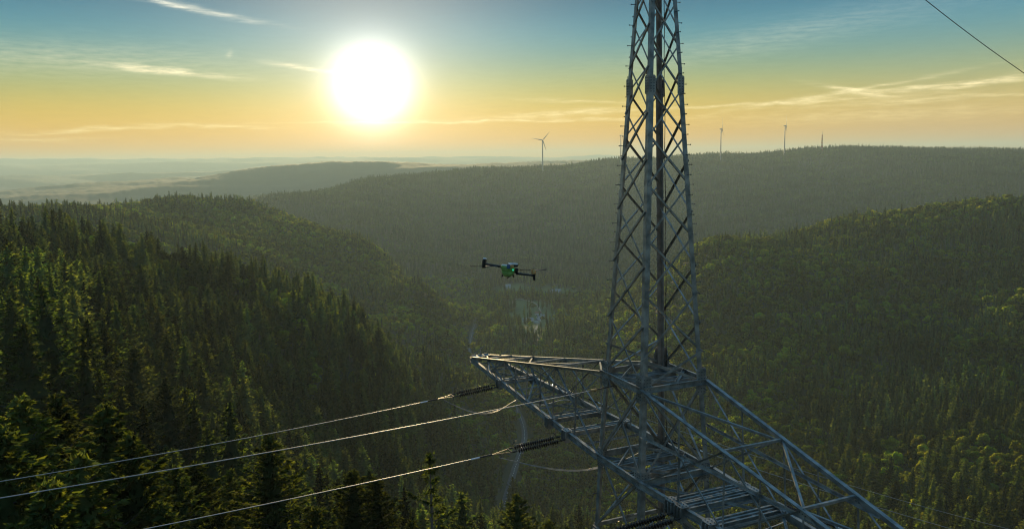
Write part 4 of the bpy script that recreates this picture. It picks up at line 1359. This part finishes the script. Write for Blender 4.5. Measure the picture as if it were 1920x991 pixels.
def radio_mast(u, vt, d):
    w = hd(u, vt, d); gz = float(ground(w.x, w.y)); H = w.z - gz
    r = empty('radio_mast', (w.x, w.y, gz)); tag(r, 'thin red and white lattice radio mast on top of the far ridge', 'mast')
    hb = lambda z: 4.2 * (1 - z / H) + 0.7
    lv = np.linspace(0, H * 0.86, 11)
    for a, b in ((1, 1), (-1, 1), (-1, -1), (1, -1)):
        V, Fq = tubes([[(a * hb(z), b * hb(z), z) for z in lv]], [0.5], 4); link_mesh('leg', np_mesh('leg', V, Fq, [MAT['mast_red']]), parent=r)
    for i in range(10):
        z0, z1 = lv[i], lv[i + 1]; m_ = MAT['mast_red'] if i % 2 else MAT['turbine']
        pth = []
        for (a, b), (c, d_) in (((1, 1), (-1, 1)), ((-1, 1), (-1, -1)), ((-1, -1), (1, -1)), ((1, -1), (1, 1))):
            pth += [[(a * hb(z0), b * hb(z0), z0), (c * hb(z1), d_ * hb(z1), z1)], [(c * hb(z0), d_ * hb(z0), z0), (a * hb(z1), b * hb(z1), z1)]]
        V, Fq = tubes(pth, [0.38] * len(pth), 4); link_mesh('lattice_panel', np_mesh('lattice_panel', V, Fq, [m_]), parent=r)
    V, Fq = tubes([[(0, 0, H * 0.84), (0, 0, H)]], [0.7], 6); link_mesh('antenna', np_mesh('antenna', V, Fq, [MAT['turbine']]), parent=r)
    V, Fq = tubes([[(0, 0, H * 0.62), (0, 0, H * 0.65)]], [2.8], 10); link_mesh('platform', np_mesh('platform', V, Fq, [MAT['fitting']]), parent=r)


radio_mast(1542, 247, 4480)

# ------------------------------------------------------------------ houses and a car in the valley
def box_mesh(name, x0, x1, y0, y1, z0, z1, m):
    V = [(x, y, z) for z in (z0, z1) for x, y in ((x0, y0), (x1, y0), (x1, y1), (x0, y1))]
    return np_mesh(name, np.array(V, float), np.array([(0, 3, 2, 1), (4, 5, 6, 7), (0, 1, 5, 4), (1, 2, 6, 5), (2, 3, 7, 6), (3, 0, 4, 7)]), [m])


def house(u, v, dmin, L, W, H, rz, roofm, label, name='house', cat='house'):
    p, d = hit(u, v, dmin)
    r = empty(name, (p.x, p.y, p.z - 0.8), rz); tag(r, label, cat, 'houses in the valley')
    w = link_mesh('wall', box_mesh('wall', -L / 2, L / 2, -W / 2, W / 2, 0, H, MAT['wall']), parent=r)
    rh, ov = W * 0.38, 0.6
    V = [(-L / 2 - ov, -W / 2 - ov, H - .3), (L / 2 + ov, -W / 2 - ov, H - .3), (L / 2 + ov, W / 2 + ov, H - .3), (-L / 2 - ov, W / 2 + ov, H - .3),
         (-L / 2 - ov, 0, H + rh), (L / 2 + ov, 0, H + rh)]
    me = bpy.data.meshes.new('roof'); me.from_pydata(V, [], [(0, 1, 5, 4), (2, 3, 4, 5), (0, 4, 3), (1, 2, 5), (0, 3, 2, 1)]); me.update()
    rf = link_mesh('roof', me, roofm, r)
    link_mesh('chimney', box_mesh('chimney', L * .2, L * .2 + .9, .3, 1.2, H + rh * .4, H + rh + 1.1, MAT['roof_red']), parent=rf)
    n = max(2, int(L / 3.4))
    for fl in range(max(1, int(H / 2.9))):
        for i in range(n):
            x = -L / 2 + (i + .5) * L / n
            for sgn in (-1, 1):
                y0 = sgn * (W / 2 + 0.02)
                link_mesh('window', box_mesh('window', x - .6, x + .6, min(y0, y0 + sgn * .06), max(y0, y0 + sgn * .06), 1.0 + fl * 2.8, 2.3 + fl * 2.8, MAT['glass']), parent=w)
    link_mesh('door', box_mesh('door', L / 2 + .01, L / 2 + .08, -.6, .6, 0.8, 2.9, MAT['bark']), parent=w)


house(990, 603, 1100, 20, 10, 5.0, 0.15, MAT['roof_grey'], 'long low grey-roofed house, leftmost of the lower hamlet beside the white house')
house(1008, 606, 1100, 11, 10, 7.5, 1.2, MAT['roof_grey'], 'tall white house in the middle of the lower hamlet')
house(1014, 597, 1100, 14, 9, 5.5, 0.3, MAT['roof_grey'], 'house at the upper right of the lower hamlet where the track ends')
house(1009, 590, 1150, 12, 8, 5.0, 0.2, MAT['roof_red'], 'small red-roofed house at the top of the lower hamlet')
house(1041, 549, 1300, 28, 12, 6.0, 0.25, MAT['roof_grey'], 'long hall with pale grey roof on the clearing right of the drone', 'farm_building', 'building')
house(1028, 552, 1300, 12, 9, 5.0, 0.9, MAT['roof_grey'], 'small house at the left end of the long pale-roofed hall')
house(952, 540, 1300, 15, 12, 7.0, 0.1, MAT['roof_grey'], 'grey house standing alone straight below the drone')
house(979, 556, 1200, 14, 9, 4.5, 0.5, MAT['roof_grey'], 'barn where the pale track bends, right below the grey house', 'barn', 'barn')
house(1022, 662, 850, 13, 8, 4.0, -0.6, MAT['roof_grey'], 'lone pale-roofed shed among the trees just above the cross-arm', 'shed', 'shed')

ci = int(np.argmin([abs(proj(Vector(p))[1] - 604) for p in road_line]))
cpnt, cdir = Vector(road_line[ci]), Vector(road_line[ci + 1]) - Vector(road_line[ci])
car = empty('parked_car', (cpnt.x + 1.6, cpnt.y, cpnt.z + 0.03), math.atan2(cdir.y, cdir.x))
tag(car, 'tiny white car on the upper stretch of the valley road', 'car')
for nme, prof2, w_, m_ in (('body', [(-2.2, .35), (2.2, .35), (2.25, .8), (1.2, .95), (-1.9, 1.0), (-2.2, .9)], .9, 'turbine'),
                           ('cabin', [(-1.7, .97), (1.1, .95), (.5, 1.5), (-1.2, 1.52)], .78, 'glass')):
    n = len(prof2); V = [(x, y, z) for y in (-w_, w_) for x, z in prof2]
    me = bpy.data.meshes.new(nme); me.from_pydata(V, [], [tuple(range(n)), tuple(range(2 * n - 1, n - 1, -1))] + [(i, n + i, n + (i + 1) % n, (i + 1) % n) for i in range(n)]); me.update()
    link_mesh(nme, me, MAT[m_], car)
V, Fq = tubes([[(0, -.1, 0), (0, .1, 0)]], [.34], 10); wme = np_mesh('wheel', V, Fq, [MAT['plastic']])
for x in (-1.35, 1.35):
    for y_ in (-.85, .85): o = link_mesh('wheel', wme, parent=car); o.location = (x, y_, .34)

# ------------------------------------------------------------------ the drone
DD = 8.4
dc = hd(955, 503, DD)
drone = empty('drone', dc)
tag(drone, 'small black camera drone with green reflections hovering left of the pylon above the valley', 'drone')
K_ = DD / math.cos(0.14) / F_PX * 1.0      # metres per photograph pixel at the drone


def D(u, v, dep=0.0):
    """local point: photograph offset from the drone centre plus depth away from the camera"""
    p = hd(u, v, DD + dep) if dep == 0 else hd(u, v, DD) + FWD * dep
    return (p - dc)


def bevel_box(name, pts8, m, parent, bev=0.008, seg=2):
    bm = bmesh.new(); vs_ = [bm.verts.new(p) for p in pts8]
    for f in ((0, 3, 2, 1), (4, 5, 6, 7), (0, 1, 5, 4), (1, 2, 6, 5), (2, 3, 7, 6), (3, 0, 4, 7)): bm.faces.new([vs_[i] for i in f])
    bmesh.ops.recalc_face_normals(bm, faces=bm.faces)
    bmesh.ops.bevel(bm, geom=bm.edges[:], offset=bev, segments=seg, affect='EDGES', profile=0.6)
    me = bpy.data.meshes.new(name); bm.to_mesh(me); bm.free()
    for p in me.polygons: p.use_smooth = True
    return link_mesh(name, me, m, parent)


def slab(name, q4, dep0, dep1, m, parent, bev=0.006):
    """q4: four photograph points (clockwise from lower left), extruded in depth"""
    return bevel_box(name, [D(*p) + FWD * dep0 for p in q4] + [D(*p) + FWD * dep1 for p in q4], m, parent, bev)


body = slab('body', [(942, 514), (962, 517.5), (967, 500.5), (938, 497)], -0.05, 0.22, MAT['shell'], drone, 0.022)
slab('belly', [(944, 517), (957, 519.5), (963, 511), (939.5, 508)], -0.065, 0.18, MAT['shell'], drone, 0.016)
slab('top_cover', [(939, 499), (962, 502), (960, 496), (941, 495)], 0.0, 0.2, MAT['silver'], drone, 0.006)
slab('rear_hatch', [(950, 503), (956, 503.5), (956.5, 495), (951, 495)], -0.065, 0.0, MAT['blue'], drone, 0.003)
slab('vent', [(957, 501), (963, 502), (963.5, 496.5), (957, 496)], -0.06, 0.0, MAT['orange'], drone, 0.003)
slab('side_panel', [(964, 509), (971, 511), (972, 503), (966, 502)], 0.0, 0.12, MAT['plastic'], drone, 0.005)
dome = []
for k, (dv, rr_) in enumerate(((0, 1.0), (-1.5, 1.02), (-3, .8), (-3.8, .3))): dome.append((rr_, dv))
top = slab('antenna_cover', [(955, 495.5), (970, 497), (972, 493.5), (952, 492.3)], 0.02, 0.13, MAT['silver'], drone, 0.008)
slab('antenna_stem', [(962, 501), (970, 500), (973, 496), (960, 496)], 0.03, 0.1, MAT['plastic'], drone, 0.005)
slab('gimbal_camera', [(964, 512), (969, 512.5), (970, 507), (965, 506)], 0.16, 0.24, MAT['plastic'], drone, 0.006)
slab('status_light', [(960.9, 507.0), (963.0, 507.2), (963.0, 504.4), (960.9, 504.2)], -0.066, -0.05, MAT['led'], drone, 0.002)
for u, v, du in ((942, 516, -1.2), (953.5, 518.5, -2.0), (962.5, 516.5, 1.4)):
    P = [D(u, v - 1.5), D(u, v + 1), D(u + du, v + 3.2)]
    V, Fq = tubes([[p[:] for p in P]], [0.009], 6); link_mesh('foot', np_mesh('foot', V, Fq, [MAT['plastic']]), parent=drone)


def rotor(center, r, ang, name='propeller'):
    """two blades at rest"""
    for k in (0, 1):
        a = ang + k * math.pi; dx_ = Vector((math.cos(a), math.sin(a), 0.05)); sxn = Vector((-math.sin(a), math.cos(a), 0))
        V = []
        for f, c_ in ((0.05, 0.016), (0.3, 0.034), (0.65, 0.028), (1.0, 0.008)):
            q0 = center + dx_ * r * f
            V += [q0 - sxn * c_ / 2 - UPZ * 0.002, q0 + sxn * c_ / 2 + UPZ * 0.003, q0 + sxn * c_ / 2 + UPZ * 0.005, q0 - sxn * c_ / 2]
        Fb = [(i * 4 + j, i * 4 + (j + 1) % 4, i * 4 + 4 + (j + 1) % 4, i * 4 + 4 + j) for i in range(3) for j in range(4)]
        link_mesh(name, np_mesh(name, np.array([v[:] for v in V]), np.array(Fb), [MAT['plastic']]), parent=drone)


for dep in (0.0, 0.26):
    # left pair: rotor hangs under the pod; right pair: rotor on top, leg below
    dv = 0 if dep == 0 else 1.5
    P = [D(940, 499.5) + FWD * (0.04 + dep * .6), D(925, 497) + FWD * dep * .8, D(908, 494) + FWD * dep]
    V, Fq = tubes([[p[:] for p in P]], [np.array([0.013, 0.010, 0.009])], 8); link_mesh('arm', np_mesh('arm', V, Fq, [MAT['plastic']]), parent=drone)
    P = [D(905.8 + dep * 3, 502), D(907, 494), D(908, 484.5)]
    V, Fq = tubes([[(p + FWD * dep)[:] for p in P]], [np.array([0.016, 0.020, 0.017])], 10); link_mesh('motor_pod', np_mesh('motor_pod', V, Fq, [MAT['plastic']], smooth=True), parent=drone)
    V, Fq = tubes([[(D(908, 484.8) + FWD * dep)[:], (D(908.1, 482.8) + FWD * dep)[:]]], [np.array([0.018, 0.012])], 10); link_mesh('pod_cap', np_mesh('pod_cap', V, Fq, [MAT['silver']], smooth=True), parent=drone)
    rotor(D(906, 499.5) + FWD * dep, 0.145, 2.95 + dep * 2)
    P = [D(968, 512.5) + FWD * (0.04 + dep * .6), D(985, 514.5) + FWD * dep * .8, D(1001, 516.5) + FWD * dep]
    V, Fq = tubes([[p[:] for p in P]], [np.array([0.013, 0.010, 0.009])], 8); link_mesh('arm', np_mesh('arm', V, Fq, [MAT['plastic']]), parent=drone)
    P = [D(1001.8, 525.5), D(1001.8, 517), D(1001.5, 512)]
    V, Fq = tubes([[(p + FWD * dep)[:] for p in P]], [np.array([0.008, 0.012, 0.016])], 8); link_mesh('landing_leg', np_mesh('landing_leg', V, Fq, [MAT['plastic']], smooth=True), parent=drone)
    P = [D(1001.5, 513), D(1001, 508.5), D(1000.2, 504.6)]
    V, Fq = tubes([[(p + FWD * dep)[:] for p in P]], [np.array([0.021, 0.023, 0.014])], 10); link_mesh('motor', np_mesh('motor', V, Fq, [MAT['orange']], smooth=True), parent=drone)
    rotor(D(1000, 507.0) + FWD * dep, 0.145, 3.30 - dep)
